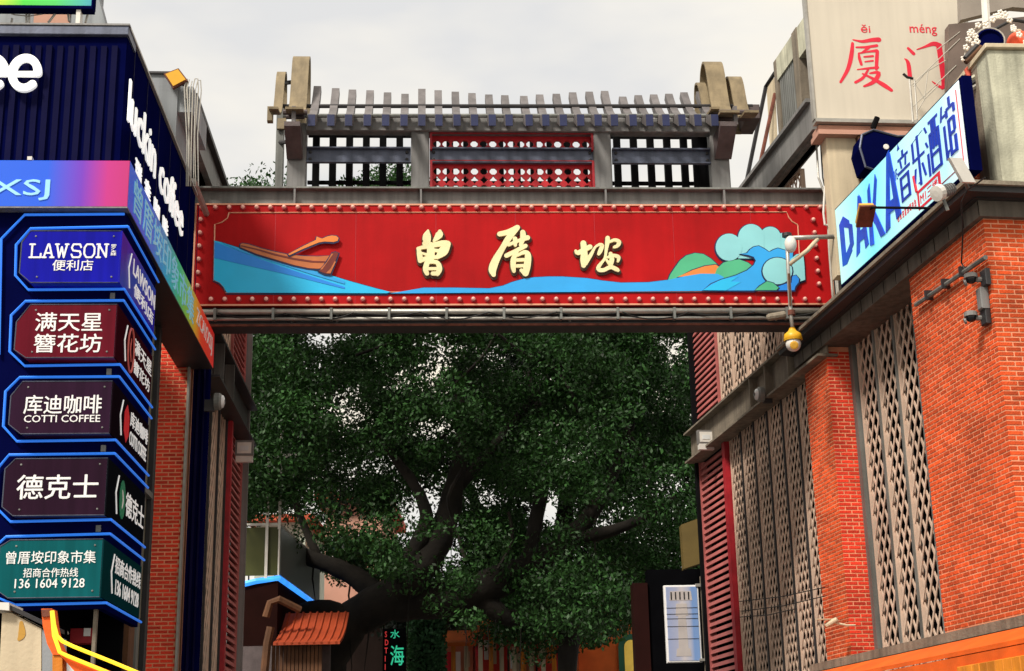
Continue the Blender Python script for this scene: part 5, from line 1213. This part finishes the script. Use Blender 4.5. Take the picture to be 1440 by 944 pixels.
s = MB(); s.prism([NF.q(*p) for p in ((59, 858), (72, 857), (72, 867), (60, 868))], -.012, -.001); s.build('end_cap', M['rust'], ne)
for pth in ([(75.5, 860), (78, 880), (82, 895), (90, 903), (105, 910), (160, 932), (215, 955)], [(75, 860), (78, 895), (86, 918), (96, 923), (150, 945), (200, 968)]):
    s = MB(); s.tube([(*NF.q(*p)[:1], -.03, NF.q(*p)[1]) for p in pth], .011, 6); s.build('neon_line', M['neon_yellow'], ne)
sm = thing('small_white_panel', 'small pale panel behind the glowing stall eave', 'panel', SF, (SF.u(100, 950), .1, 2))
s = MB(); s.prism([SF.q(*p, .1) for p in ((89, 926), (117, 937), (117, 970), (89, 970))], .1, .14); s.build('panel', M['white'], sm)
ps = thing('sign_post', 'pale thin post standing under the sign tower', 'post', LF, (LF.u(133, 900), .0, 0))
s = MB(); s.box(LF.u(130.5, 880, .02), LF.u(135.5, 880, .02), .02, .07, 0, LF.z(133, 853, .02)); s.build('post', M['concrete'], ps)
s = MB(); s.box(-1.6, .0, 1.2, 1.3, 0, LF.z(100, 850, 1.2)); s.build('dark_back', M['dark'], ps)
rs = thing('red_shop_shelf', 'red shop canopy with a small white notice under the sign tower', 'canopy', LF, (LF.u(110, 890, .8), .8, 2))
s = MB(); s.box(LF.u(92, 890, .8), LF.u(131, 890, .8), .8, .95, LF.z(100, 905, .8), LF.z(100, 884, .8)); s.build('canopy_front', M['redpaint'], rs)
s = MB(); s.box(LF.u(118, 890, .78), LF.u(127, 890, .78), .77, .79, LF.z(120, 895, .8), LF.z(120, 884, .8)); s.build('notice', M['white'], rs)
s = MB(); s.tube([q3(84, 874, .7, LF), q3(92, 884, .7, LF), q3(96, 892, .7, LF)], .01, 5); s.build('pipe', M['camwhite'], rs)
# ================================================================== the big banyan behind the gate
TF = Fr(0, 30, 0)
tq = lambda px, py, y=0: q3(px, py, y, TF)
tree = thing('banyan_tree', 'huge dark green banyan filling the alley behind the gate with crooked limbs', 'tree', TF, (TF.u(450, 1000), 0, 0))
def limb(mb, pts, n=12, jit=.05, k=4):
    C = catmull(pts, k); 
    o = []
    for i, c in enumerate(C):
        o.append((c[0]+random.uniform(-jit, jit)*c[3]*2, c[1]+random.uniform(-jit, jit)*c[3]*2, c[2], c[3]*random.uniform(.92, 1.08)))
    mb.tube(o, 0, n)
def PX(px, py, y, rpx): u, y_, z = tq(px, py, y); return (u, y_, z, rpx*.74/ (2100/31.5))
gx = tq(415, 1200)[0]
limbs = [
 [(gx-.2, .2, -.2, 1.1), PX(430, 1000, .2, 55), PX(462, 915, .2, 44), PX(500, 870, .0, 36), PX(548, 840, -.2, 34), PX(590, 800, -.4, 30), PX(622, 745, -.3, 24), PX(640, 680, 0, 18), PX(650, 600, .3, 12), PX(640, 520, .5, 7)],
 [PX(535, 848, -.1, 32), PX(600, 845, 0, 34), PX(670, 830, .2, 30), PX(740, 800, .4, 26), PX(800, 760, .4, 20), PX(845, 700, .2, 14), PX(880, 620, 0, 9), PX(900, 540, 0, 5)],
 [PX(560, 830, -.2, 22), PX(580, 780, -.5, 17), PX(600, 735, -.6, 14), PX(590, 695, -.7, 11), PX(560, 650, -.8, 8), PX(520, 600, -.8, 5)],
 [PX(500, 880, .0, 20), PX(460, 855, -.2, 14), PX(410, 862, -.3, 12), PX(360, 885, -.4, 9)],
 [PX(545, 850, -.1, 22), PX(500, 812, .2, 18), PX(450, 790, .4, 15), PX(400, 776, .5, 14), PX(345, 780, .6, 12), PX(310, 790, .6, 9)],
 [PX(640, 690, 0, 12), PX(700, 620, .4, 9), PX(750, 560, .8, 7), PX(790, 500, 1, 4)],
 [PX(740, 800, .4, 16), PX(760, 700, .8, 13), PX(770, 620, 1, 9), PX(740, 520, 1.2, 6)],
 [PX(800, 760, .4, 14), PX(880, 740, 0, 10), PX(950, 700, -.3, 6)],
 [PX(670, 835, .2, 22), PX(720, 870, .3, 16), PX(790, 850, .4, 20), PX(800, 900, .4, 18), PX(795, 990, .4, 17)],
 [PX(450, 790, .4, 9), PX(420, 720, .6, 7), PX(400, 640, .8, 5)],
]
s = MB()
for l_ in limbs: limb(s, l_)
s.build('trunk', M['bark'], tree, smooth=True)
# thin bare branches that show against the sky under the gate
s = MB()
for l_ in ([(700, 470), (740, 500), (775, 515), (800, 545), (812, 580)], [(745, 500), (790, 490), (830, 470)], [(775, 515), (830, 520), (860, 545)], [(500, 500), (560, 480), (610, 465)], [(640, 540), (680, 500), (700, 462)], [(880, 600), (905, 650), (915, 700)], [(655, 790), (640, 740), (630, 700), (650, 660)], [(700, 800), (720, 760), (715, 720)], [(600, 640), (640, 600), (690, 590)]):
    P_ = catmull([(*tq(a, b, -1.2+random.uniform(-.2, .2)), .035) for a, b in l_], 3); s.tube([tuple(p) for p in P_], .03, 5)
s.build('branches', M['bark'], tree, kind='stuff')
# aerial roots hanging from the limbs
s = MB()
for l_, k0 in ((limbs[1], 10), (limbs[4], 7), (limbs[0], 6), (limbs[8], 5)):
    C_ = catmull(l_, 4)
    for k in range(k0):
        p = C_[random.randrange(5, len(C_)-3)]; ln_ = random.uniform(.5, 1.6); x_, y_ = p[0]+random.uniform(-.1, .1), p[1]-p[3]*.5
        s.tube([(x_, y_, p[2]-p[3]*.5), (x_+random.uniform(-.05, .05), y_, p[2]-ln_*.5), (x_+random.uniform(-.09, .09), y_, p[2]-p[3]-ln_, .004)], random.uniform(.010, .022), 4)
s.build('aerial_roots', M['bark'], tree, kind='stuff')
# foliage: clumps of small leaves spread through the crown's volume
def proj(X, Y, Zz):
    v = np.stack([X, Y, Zz-CAMZ], -1); f = np.array(fw); r = np.array(rt); u = np.array(up)
    d = v@f; return 720+FPX*(v@r)/d, 472-FPX*(v@u)/d
cent = []
N0 = 13000
X = rng.uniform(-7.2, 6.2, N0); Y = rng.uniform(26.3, 35.5, N0); Zc = rng.uniform(3.6, 15.4, N0)
px, py = proj(X, Y, Zc)
top = np.interp(px, [300, 345, 372, 400, 440, 495, 530, 575, 600, 640, 1000], [262, 250, 240, 268, 282, 250, 232, 238, 262, 290, 300])
bot = np.interp(px, [300, 345, 400, 450, 520, 600, 660, 760, 850, 900, 940, 1010], [725, 750, 765, 790, 815, 845, 895, 915, 895, 865, 810, 770])
ok = (py > top+14) & (py < bot) & (px > 300) & (px < 1010)
# openings where the sky or the houses show
holes = [(597, 705, 20, 28), (626, 770, 16, 40), (505, 735, 26, 14), (572, 750, 20, 26), (605, 530, 14, 16), (498, 585, 12, 9), (560, 535, 12, 8), (500, 468, 24, 7), (372, 742, 26, 18), (430, 745, 20, 14),
         (365, 560, 10, 8), (780, 720, 34, 20), (860, 730, 16, 20), (760, 690, 16, 12), (630, 490, 9, 14), (690, 500, 8, 8), (950, 500, 12, 14), (975, 600, 8, 20), (600, 605, 18, 10), (455, 480, 9, 6), (540, 650, 20, 10), (690, 700, 12, 16), (915, 760, 10, 12), (820, 640, 10, 8)]
for hx, hy, ha, hb in holes: ok &= ((px-hx)/(ha+9))**2+((py-hy)/(hb+8))**2 > 1
X, Y, Zc, px, py = X[ok], Y[ok], Zc[ok], px[ok], py[ok]
# the big limbs stay in view: few clumps in front of them low down
near = np.full(len(X), 999.)
for l_ in limbs[:8]:
    lp = np.array([proj(np.array([p[0]]), np.array([p[1]+30]), np.array([p[2]])) for p in [tuple(c[:3]) for c in catmull(l_, 4)]])[:, :, 0]
    rr_ = np.array([c[3] for c in catmull(l_, 4)])*2100/31.5
    for (a, b), r_ in zip(lp, rr_): near = np.minimum(near, np.hypot(px-a, py-b)-r_)
hid = (near < 14) & (Y < 31.2) & (py > 640) & (rng.uniform(0, 1, len(X)) < .5)
X, Y, Zc, px, py = X[~hid], Y[~hid], Zc[~hid], px[~hid], py[~hid]
# keep clumps in sprays: reject by a slow noise
keep = (np.sin(X*2.1+1+Y*.6)+np.sin(Zc*2.7+X*.9)+np.sin(Y*1.5+Zc*1.3+X)) > np.where(px > 600, .22, .05)
X, Y, Zc = X[keep], Y[keep], Zc[keep]
n = min(len(X), 2300); idx = rng.permutation(len(X))[:n]; X, Y, Zc = X[idx], Y[idx], Zc[idx]
LV = 170
c = np.repeat(np.stack([X, Y-30, Zc], -1), LV, 0); tot = len(c)
rad = np.repeat(rng.uniform(.28, .62, n), LV)[:, None]
d = rng.normal(size=(tot, 3)); d /= np.linalg.norm(d, axis=1)[:, None]
pos = c + d*rad*(rng.uniform(.15, 1, (tot, 1))**.5)*np.array([1.15, 1.15, .72])
a1 = rng.normal(size=(tot, 3)); a1[:, 2] -= .5; a1 /= np.linalg.norm(a1, axis=1)[:, None]
nn_ = d*.6+rng.normal(size=(tot, 3))*.6+np.array([0, -.15, .75]); a2 = np.cross(a1, nn_); a2 /= np.linalg.norm(a2, axis=1)[:, None]
sz = rng.uniform(.034, .062, (tot, 1))
v = np.stack([pos-a1*sz, pos-a2*sz*.5, pos+a1*sz, pos+a2*sz*.5], 1).reshape(-1, 3)
def leafmesh(name, v, base, mtl, parent, kind='stuff'):
    v = v-np.array(base); me = bpy.data.meshes.new(name); nv = len(v); nf = nv//4
    me.vertices.add(nv); me.vertices.foreach_set('co', v.astype(np.float32).ravel())
    me.loops.add(nv); me.loops.foreach_set('vertex_index', np.arange(nv, dtype=np.int32))
    me.polygons.add(nf); me.polygons.foreach_set('loop_start', np.arange(0, nv, 4, dtype=np.int32))
    try: me.polygons.foreach_set('loop_total', np.full(nf, 4, dtype=np.int32))
    except Exception: pass
    me.update(); me.validate(); me.materials.append(mtl); return link(name, me, parent, kind=kind)
def leaf_mat(name, rgb, var=.6):
    m = mat(name, rgb, .5, 0, .5, .5, 0, isl=var, spec=.2); nt = m.node_tree
    b = nt.nodes['Principled BSDF']; o = nt.nodes['Material Output']
    tr_ = nt.nodes.new('ShaderNodeBsdfTranslucent'); tr_.inputs[0].default_value = (rgb[0]*1.2, rgb[1]*1.5, rgb[2]*.5, 1)
    mx = nt.nodes.new('ShaderNodeMixShader'); mx.inputs[0].default_value = .10
    nt.links.new(b.outputs[0], mx.inputs[1]); nt.links.new(tr_.outputs[0], mx.inputs[2]); nt.links.new(mx.outputs[0], o.inputs[0]); return m
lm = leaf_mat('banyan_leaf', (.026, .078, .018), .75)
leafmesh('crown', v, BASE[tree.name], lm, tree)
# added second tree: near-black leaves stand in for unlit depth in the banyan's gaps
T2 = Fr(0, 38, 0)
t2_ = thing('dark_fill_tree', 'near-black tree added behind the banyan, standing in for shade in the gaps beside its limbs', 'tree', T2, (T2.u(760, 1000), 0, 0))
s = MB(); limb(s, [(T2.u(760, 1000), 0, -.1, .5), (T2.u(765, 900), .1, 4, .42), (T2.u(790, 800), .1, 7, .3), (T2.u(800, 700), .2, 9.5, .15)]); limb(s, [(T2.u(765, 900), .1, 4, .35), (T2.u(700, 820), 0, 7, .22), (T2.u(660, 760), 0, 9, .1)]); s.build('trunk', M['bark'], t2_, smooth=True)
N1 = 3000
X = rng.uniform(-8, 6.5, N1); Y = rng.uniform(36.6, 39.5, N1); Zc = rng.uniform(3.2, 13.5, N1); px, py = proj(X, Y, Zc)
ok = (py > 470) & (py < np.interp(px, [330, 450, 540, 560, 640, 760, 820, 900], [700, 700, 760, 900, 860, 870, 850, 835])) & (px > np.where(rng.uniform(0, 1, N1) < .55, 330, np.interp(py, [470, 560, 700, 800, 930], [600, 640, 660, 560, 470]))) & (px < 1010)
for hx, hy, ha, hb in holes: ok &= ((px-hx)/(ha+15))**2+((py-hy)/(hb+13))**2 > 1
ok &= (np.sin(X*2.3+2)+np.sin(Zc*2.9+X)) > -.9
X, Y, Zc = X[ok], Y[ok], Zc[ok]
c2 = np.repeat(np.stack([X, Y-38, Zc], -1), 110, 0); k2 = len(c2)
d2 = rng.normal(size=(k2, 3)); d2 /= np.linalg.norm(d2, axis=1)[:, None]
p2_ = c2+d2*rng.uniform(.1, .7, (k2, 1)); b1_ = rng.normal(size=(k2, 3)); b1_ /= np.linalg.norm(b1_, axis=1)[:, None]
b2_ = np.cross(b1_, rng.normal(size=(k2, 3))+np.array([0, -.4, .6])); b2_ /= np.linalg.norm(b2_, axis=1)[:, None]; sz2 = rng.uniform(.06, .09, (k2, 1))
leafmesh('crown', np.stack([p2_-b1_*sz2, p2_-b2_*sz2*.55, p2_+b1_*sz2, p2_+b2_*sz2*.55], 1).reshape(-1, 3), BASE[t2_.name], leaf_mat('dark_fill_leaf', (.006, .014, .008)), t2_)
print('leaves', tot, k2)
# ================================================================== things behind and under the tree
HF = Fr(0, 42, 0)
def house(name, label, cat, px0, px1, py0, Y, wallm, wins, roof=None, depth=6, extra=None, py1=None):
    F_ = Fr(0, Y, 0); a, b, zt_ = F_.u(px0, py0), F_.u(px1, py0), F_.z((px0+px1)/2, py0)
    t = thing(name, label, cat, F_, ((a+b)/2, 0, 0))
    s = MB(); s.box(a, b, 0, depth, 0, zt_); s.build('wall', wallm, t)
    if roof: 
        s = MB(); s.box(a-.3, b+.3, -.4, depth, zt_+.002, zt_+roof); s.build('roof', M['roof_tile'], t)
    for (x0, x1, y0_, y1_) in wins:
        u0, u1, z0, z1 = F_.u(x0, y1_), F_.u(x1, y1_), F_.z(x0, y1_), F_.z(x0, y0_)
        s = MB(); s.box(u0-.07, u1+.07, -.06, .0, z0-.07, z1+.07); w_ = s.build('window', M['white'], t)
        s = MB(); s.box(u0, u1, -.065, -.0605, z0, z1); s.build('pane', M['window'], w_)
    return t, F_
house('pink_house', 'salmon rendered house showing through the banyan gap', 'building', 458, 536, 706, 44, M['pinkwall'], [(470, 484, 756, 780), (500, 522, 756, 780)], .25)
house('pale_apartment_house', 'pale grey apartment house beyond the banyan crown', 'building', 360, 430, 735, 47, mat('pale_green_wall', (.45, .50, .42), .8, bump=.05), [(366, 380, 752, 775), (390, 405, 752, 775)], .2)
house('cream_apartment_house', 'cream apartment house low behind the banyan at the alley end', 'building', 845, 930, 856, 46, M['cream'], [(858, 868, 862, 872), (880, 890, 862, 872), (900, 910, 862, 872)], .15)
house('dark_shop_house', 'shop house under the banyan limbs, its shade put into near-black walls', 'building', 455, 840, 862, 41, mat('shaded_wall', (.030, .016, .012), .9, bump=.2), [], .1)  # shade under the tree put into the wall colour
# orange temple-style shops at the alley end
wallo = mat('orange_wall', (.72, .16, .03), .8, bump=.15)
t, F_ = house('orange_gable_house', 'orange gable house with a green arched window at the alley end', 'building', 812, 905, 872, 36, wallo, [], None)
cu_, cz_ = F_.u(887, 910), F_.z(887, 910)
arch_ = lambda r, z0: [(cu_-r, cz_-z0), (cu_+r, cz_-z0)] + [(cu_+r*math.cos(a), cz_+r*math.sin(a)) for a in np.linspace(0, math.pi, 9)]
s = MB(); s.prism(arch_(.30, .6), -.06, 0); w_ = s.build('arched_window', mat('arch_green', (.03, .16, .10), .6, bump=0), t)
s = MB(); s.prism(arch_(.16, .6), -.075, -.0605); s.build('pane', mat('amber_pane', (.8, .55, .10), .3, emit=.3, bump=0), w_)
for k, (x0, x1, y0_) in enumerate(((612, 665, 893), (668, 712, 876), (716, 752, 894), (755, 800, 880))):
    F2 = Fr(0, 35.5-.3*k, 0)
    t2 = thing('orange_roof_stall', ['low stall with an orange roof panel beside the green lattice', 'stall with a salmon sign panel under the banyan leaves', 'small stall with a red valance under the banyan', 'stall with orange posts and a red panel near the dark trunk'][k], 'stall', F2, (F2.u(x0, 950), 0, 0), group='stalls at the alley end')
    a, b, zt_ = F2.u(x0, y0_), F2.u(x1, y0_), F2.z(x0, y0_)
    s = MB(); s.box(a, b, 0, 1.5, 1.0, zt_-.25); s.build('body', [mat('stall_salmon', (.75, .30, .18), .7, bump=0), mat('stall_red', (.70, .05, .04), .7, bump=0)][k % 2], t2)
    s = MB(); s.extr([(a-.1, -.35, zt_-.30), (a-.1, .9, zt_+.12), (a-.1, .9, zt_+.18), (a-.1, -.35, zt_-.22)], (b-a+.2, 0, 0)); s.build('roof', wallo if k != 2 else M['redpaint'], t2)
    for j in range(3):
        u = a+(b-a)*(j+.3)/3; s = MB(); s.box(u, u+.10, -.25, -.15, .8, zt_-.24); s.build('post', M['orange_wood'] if j % 2 else M['cream'], t2)
    for j in range(4):
        u = a+(b-a)*(j+.1)/4; s = MB(); s.box(u, u+(b-a)/7, -.03, -.002, zt_-.75-.1*j % .3, zt_-.40); s.build('sign_board', [M['orange'], M['redink'], M['white'], M['neon_yellow']][(j+k) % 4] if (j+k) % 4 != 3 else M['cream'], t2)
# green mural sign and vertical shop sign
vs = thing('vertical_shop_sign', 'dark vertical shop sign with a glowing green character and a red letter column', 'sign', Fr(0, 34, 0), (Fr(0, 34, 0).u(555, 940), 0, 0)); VF = Fr(0, 34, 0)
s = MB(); s.box(VF.u(538, 930), VF.u(570, 930), 0, .2, 0, VF.z(550, 884)); s.build('board', M['black'], vs)
gg = mat('glow_green', (.05, .75, .42), .4, bump=0, emit=.5); rr = mat('glow_red', (.85, .06, .06), .4, bump=0, emit=.5)
text_mb('海', VF.u(549, 920), VF.u(568, 920), VF.z(550, 936), VF.z(550, 908), -.012, .01, .02).build('green_character', gg, vs)
text_mb('水', VF.u(549, 900), VF.u(562, 900), VF.z(550, 898), VF.z(550, 886), -.012, .01, .02).build('green_character', gg, vs)
text_mb('S\nD\nT\nI\nI', VF.u(541, 920), VF.u(546, 920), VF.z(550, 942), VF.z(550, 888), -.012, .01, .02).build('red_lettering', rr, vs)
gw = thing('ivy_wall', 'wall overgrown with light green ivy beside the vertical shop sign', 'wall', Fr(0, 34.6, 0), (Fr(0, 34.6, 0).u(595, 940), 0, 0)); IF = Fr(0, 34.6, 0)
s = MB(); s.prism([IF.q(*p) for p in ((573, 890), (625, 862), (612, 1000), (573, 1000))], 0, .3); s.build('wall', M['dark'], gw)
ni = 2600; iu = rng.uniform(IF.u(573, 900), IF.u(628, 900), ni); iz = rng.uniform(IF.z(600, 960), IF.z(600, 858), ni)
ipos = np.stack([iu, rng.uniform(-.25, .05, ni), iz], -1); a1 = rng.normal(size=(ni, 3)); a1 /= np.linalg.norm(a1, axis=1)[:, None]; a2 = np.cross(a1, rng.normal(size=(ni, 3))+np.array([0, -1.5, .5])); a2 /= np.linalg.norm(a2, axis=1)[:, None]
iv = np.stack([ipos-a1*.05, ipos-a2*.03, ipos+a1*.05, ipos+a2*.03], 1).reshape(-1, 3)
leafmesh('ivy', iv, BASE[gw.name], leaf_mat('ivy_leaf', (.06, .16, .07)), gw)
# balcony with the blue light line
BFm = Fr(0, 27.5, 0)
bal = thing('balcony_building', 'dark building with a glass balcony edged by a bright blue light line', 'building', BFm, (BFm.u(380, 900), 0, 0))
a0 = BFm.u(322, 820); cx_ = BFm.u(391, 812); zf = BFm.z(391, 813)
e_end = Vector(q3(447, 852, 0, BFm)); 
# the corner runs back from (391) towards 450: same height, farther away
d1 = fw*FPX+rt*(447-720)-up*(853-472); t_ = (zf-CAMZ)/d1.z; far = CAM+d1*t_; far = Vector((far.x-BFm.o.x, far.y-BFm.o.y, far.z))
s = MB(); s.add([(a0, .02, .2), (cx_, .02, .2), (far.x, far.y, .2), (a0, far.y, .2), (a0, .02, zf-.05), (cx_, .02, zf-.05), (far.x, far.y, zf-.05), (a0, far.y, zf-.05)], [(0, 1, 5, 4), (1, 2, 6, 5), (2, 3, 7, 6), (4, 5, 6, 7)]); s.build('wall', mat('dark_red_wall', (.015, .004, .003), .8, bump=.1, spec=.05), bal)
s = MB(); s.tube([(a0, 0, zf-.16), (a0+.5, 0, zf-.05), (cx_, 0, zf), tuple(far)], .055, 6); s.build('light_line', mat('light_line_blue', (.04, .30, 1.0), .3, bump=0, emit=1.1), bal)
gm_ = mat('balcony_glass', (.16, .19, .18), .3, var=.1, bump=0)
s = MB(); s.box(a0, cx_-.02, .05, .08, zf+.06, zf+.95); s.build('glass_panel', mat('balcony_olive', (.06, .065, .012), .4, bump=0), bal)
dv = (far-Vector((cx_, 0, zf)))
s = MB(); s.extr([(cx_, .04, zf+.06), (far.x, far.y, zf+.06), (far.x, far.y, zf+.95), (cx_, .04, zf+.95)], (.03, 0, 0)); s.build('glass_panel', gm_, bal)
for k in range(6):
    p = Vector((cx_, .03, zf))+dv*k/5; s = MB(); s.tube([tuple(p), tuple(p+Vector((0, 0, 1.0)))], .02, 5); s.build('baluster', M['camwhite'], bal)
s = MB(); s.tube([(a0, .03, zf+1.0), (cx_, .03, zf+1.0), tuple(Vector((cx_, .03, zf+1.0))+dv)], .025, 5); s.build('handrail', M['camwhite'], bal)
s = MB(); s.box(BFm.u(372, 800), BFm.u(376, 800), -.02, .02, zf, zf+2.3); s.box(a0, BFm.u(415, 740), -.02, .02, zf+2.25, zf+2.32); s.box(BFm.u(391, 740), BFm.u(395, 740), -.03, .01, zf+.9, zf+2.8); s.build('white_frame', M['camwhite'], bal)
s = MB(); s.tube([q3(374, 868, -.3, BFm), q3(380, 848, -.3, BFm), q3(392, 843, -.3, BFm), q3(422, 858, -.1, BFm)], .07, 7); s.build('awning_pipe', M['wood'], bal)
so_ = thing('orange_tent_stall', 'orange tent roof over upright timber slats beside the banyan trunk', 'stall', BFm, (BFm.u(420, 930), -.5, 0))
e0, e1_ = BFm.u(384, 906, -.7), BFm.u(478, 900, -.7); ze, zr = BFm.z(420, 907, -.7), BFm.z(440, 866, .7)
tentm = mat('tent_orange', (.34, .045, .008), .7, bump=.1)
s = MB(); s.extr([(e0, -.7, ze), (e0, -.3, ze+.10), (e0, .2, ze+(zr-ze)*.45), (e0, .7, zr), (e0, .7, zr+.05), (e0, .2, ze+(zr-ze)*.45+.07), (e0, -.3, ze+.16), (e0, -.7, ze+.05)], (e1_-e0, 0, 0)); rfo = s.build('tent_roof', tentm, so_)
for k in range(9):
    u = e0+(e1_-e0)*(k+.5)/9; s = MB(); s.tube([(u, -.71, ze+.03), (u, -.3, ze+.17), (u, .2, ze+(zr-ze)*.45+.08), (u, .7, zr+.06)], .022, 5); s.build('roof_batten', tentm, rfo)
for k in range(13):
    s = MB(); u = BFm.u(382+5.5*k, 930, -.45); s.box(u, u+.055, -.45, -.40, 0, BFm.z(400, 906, -.45)); s.build('slat', M['wood'], so_)
s = MB(); s.box(a0, BFm.u(464, 930, -.2), -.2, -.1, 0, BFm.z(400, 908, -.2)); s.build('back_wall', M['horn_dark'], so_)
s = MB(); s.tube([q3(368, 990, -.6, BFm), q3(376, 905, -.6, BFm), q3(381, 882, -.6, BFm)], .075, 7); s.build('leaning_post', M['wood'], so_)
# things on the far right under the brick building
AF = Fr(0, 24.6, 2)
ad = thing('poster_lightbox', 'pale blue poster box showing a tower drawing, hung beside the pink louvres', 'poster', AF, (AF.u(960, 930), 0, AF.z(960, 932)))
a, b, c, d = AF.u(936, 878), AF.u(985, 878), AF.z(960, 932), AF.z(960, 823)
s = MB(); s.cbox(a, b, 0, .12, c, d, .01); s.build('case', M['white'], ad)
pm = grad_mat('poster_print', 0, [(0, (.30, .38, .62)), (.35, (.42, .45, .60)), (.5, (.62, .58, .60)), (.7, (.45, .48, .62)), (.8, (.20, .34, .66)), (1, (.24, .38, .68))], a-BASE[ad.name].x, b-BASE[ad.name].x)
s = MB(); s.box(a+.03, b-.03, -.006, -.0005, c+.03, d-.03); s.build('print', pm, ad)
s = MB(); w_ = b-a; h_ = d-c
for (x0, x1, y0_, y1_) in ((.14, .80, .80, .92), (.30, .66, .60, .76), (.34, .62, .18, .60), (.26, .70, .08, .18)): s.prism([(a+w_*x0, c+h_*y0_), (a+w_*x1, c+h_*y0_), (a+w_*(x1-.03), c+h_*y1_), (a+w_*(x0+.03), c+h_*y1_)], -.009, -.0062)
s.build('tower_drawing', mat('print_beige', (.55, .50, .48), .5, bump=0), ad)
s = MB()
for k in range(5): s.box(a+w_*(.18+.125*k), a+w_*(.22+.125*k), -.011, -.0092, c+h_*.81, c+h_*.91)
for yy_ in (.70, .62, .56, .46, .30): s.box(a+w_*.04, b-w_*.06, -.011, -.0092, c+h_*yy_, c+h_*yy_+.008)
s.build('tower_lines', M['steel_dark'], ad)
s = MB(); s.box(b+.04, b+.10, .02, .08, 0, AF.z(990, 810)); s.box(b+.16, b+.20, .05, .09, 0, AF.z(990, 812)); s.build('post', M['concrete'], ad)
s = MB(); s.box(b-.05, b+.22, -.02, .02, d-.03, d+.02); s.box(b-.05, b+.22, -.02, .02, c+.02, c+.06); s.build('bracket', M['pipe'], ad)
yb_ = thing('ochre_sign_box', 'dim ochre sign box hanging above the pale blue poster', 'sign', AF, (AF.u(972, 800), .3, AF.z(972, 800)))
s = MB(); s.prism([AF.q(*p, .3) for p in ((958, 738), (988, 727), (992, 790), (962, 800))], .3, .55); s.build('box', mat('ochre_panel', (.16, .11, .03), .6, bump=.1), yb_)
dk = thing('dark_red_column', 'dark red column and black wall between the stalls and the poster', 'column', AF, (AF.u(905, 930, 1), 1, 0))
s = MB(); s.box(AF.u(893, 900, 1), AF.u(914, 900, 1), 1, 1.4, 0, AF.z(900, 820, 1)); s.build('column', mat('dark_red', (.02, .004, .003), .7, bump=.1, spec=.1), dk)
s = MB(); s.box(AF.u(915, 900, 1), AF.u(1000, 900, 1), 1.05, 1.4, 0, AF.z(950, 800, 1)); s.build('back_wall', M['dark'], dk)
ww = thing('slack_wires', 'thin slack wires crossing in front of the poster and the lattice', 'wires', R, q3(1100, 830, -.4))
s = MB()
for p0, p1, y_ in (((1040, 846), (1160, 826), -.3), ((1042, 860), (1162, 838), -.3), ((1041, 868), (1120, 856), -.3)):
    s.tube([q3(*p0, y_), q3((p0[0]+p1[0])/2, (p0[1]+p1[1])/2+3, y_), q3(*p1, y_)], .006, 4)
s.build('wires', M['cable'], ww, kind='stuff')
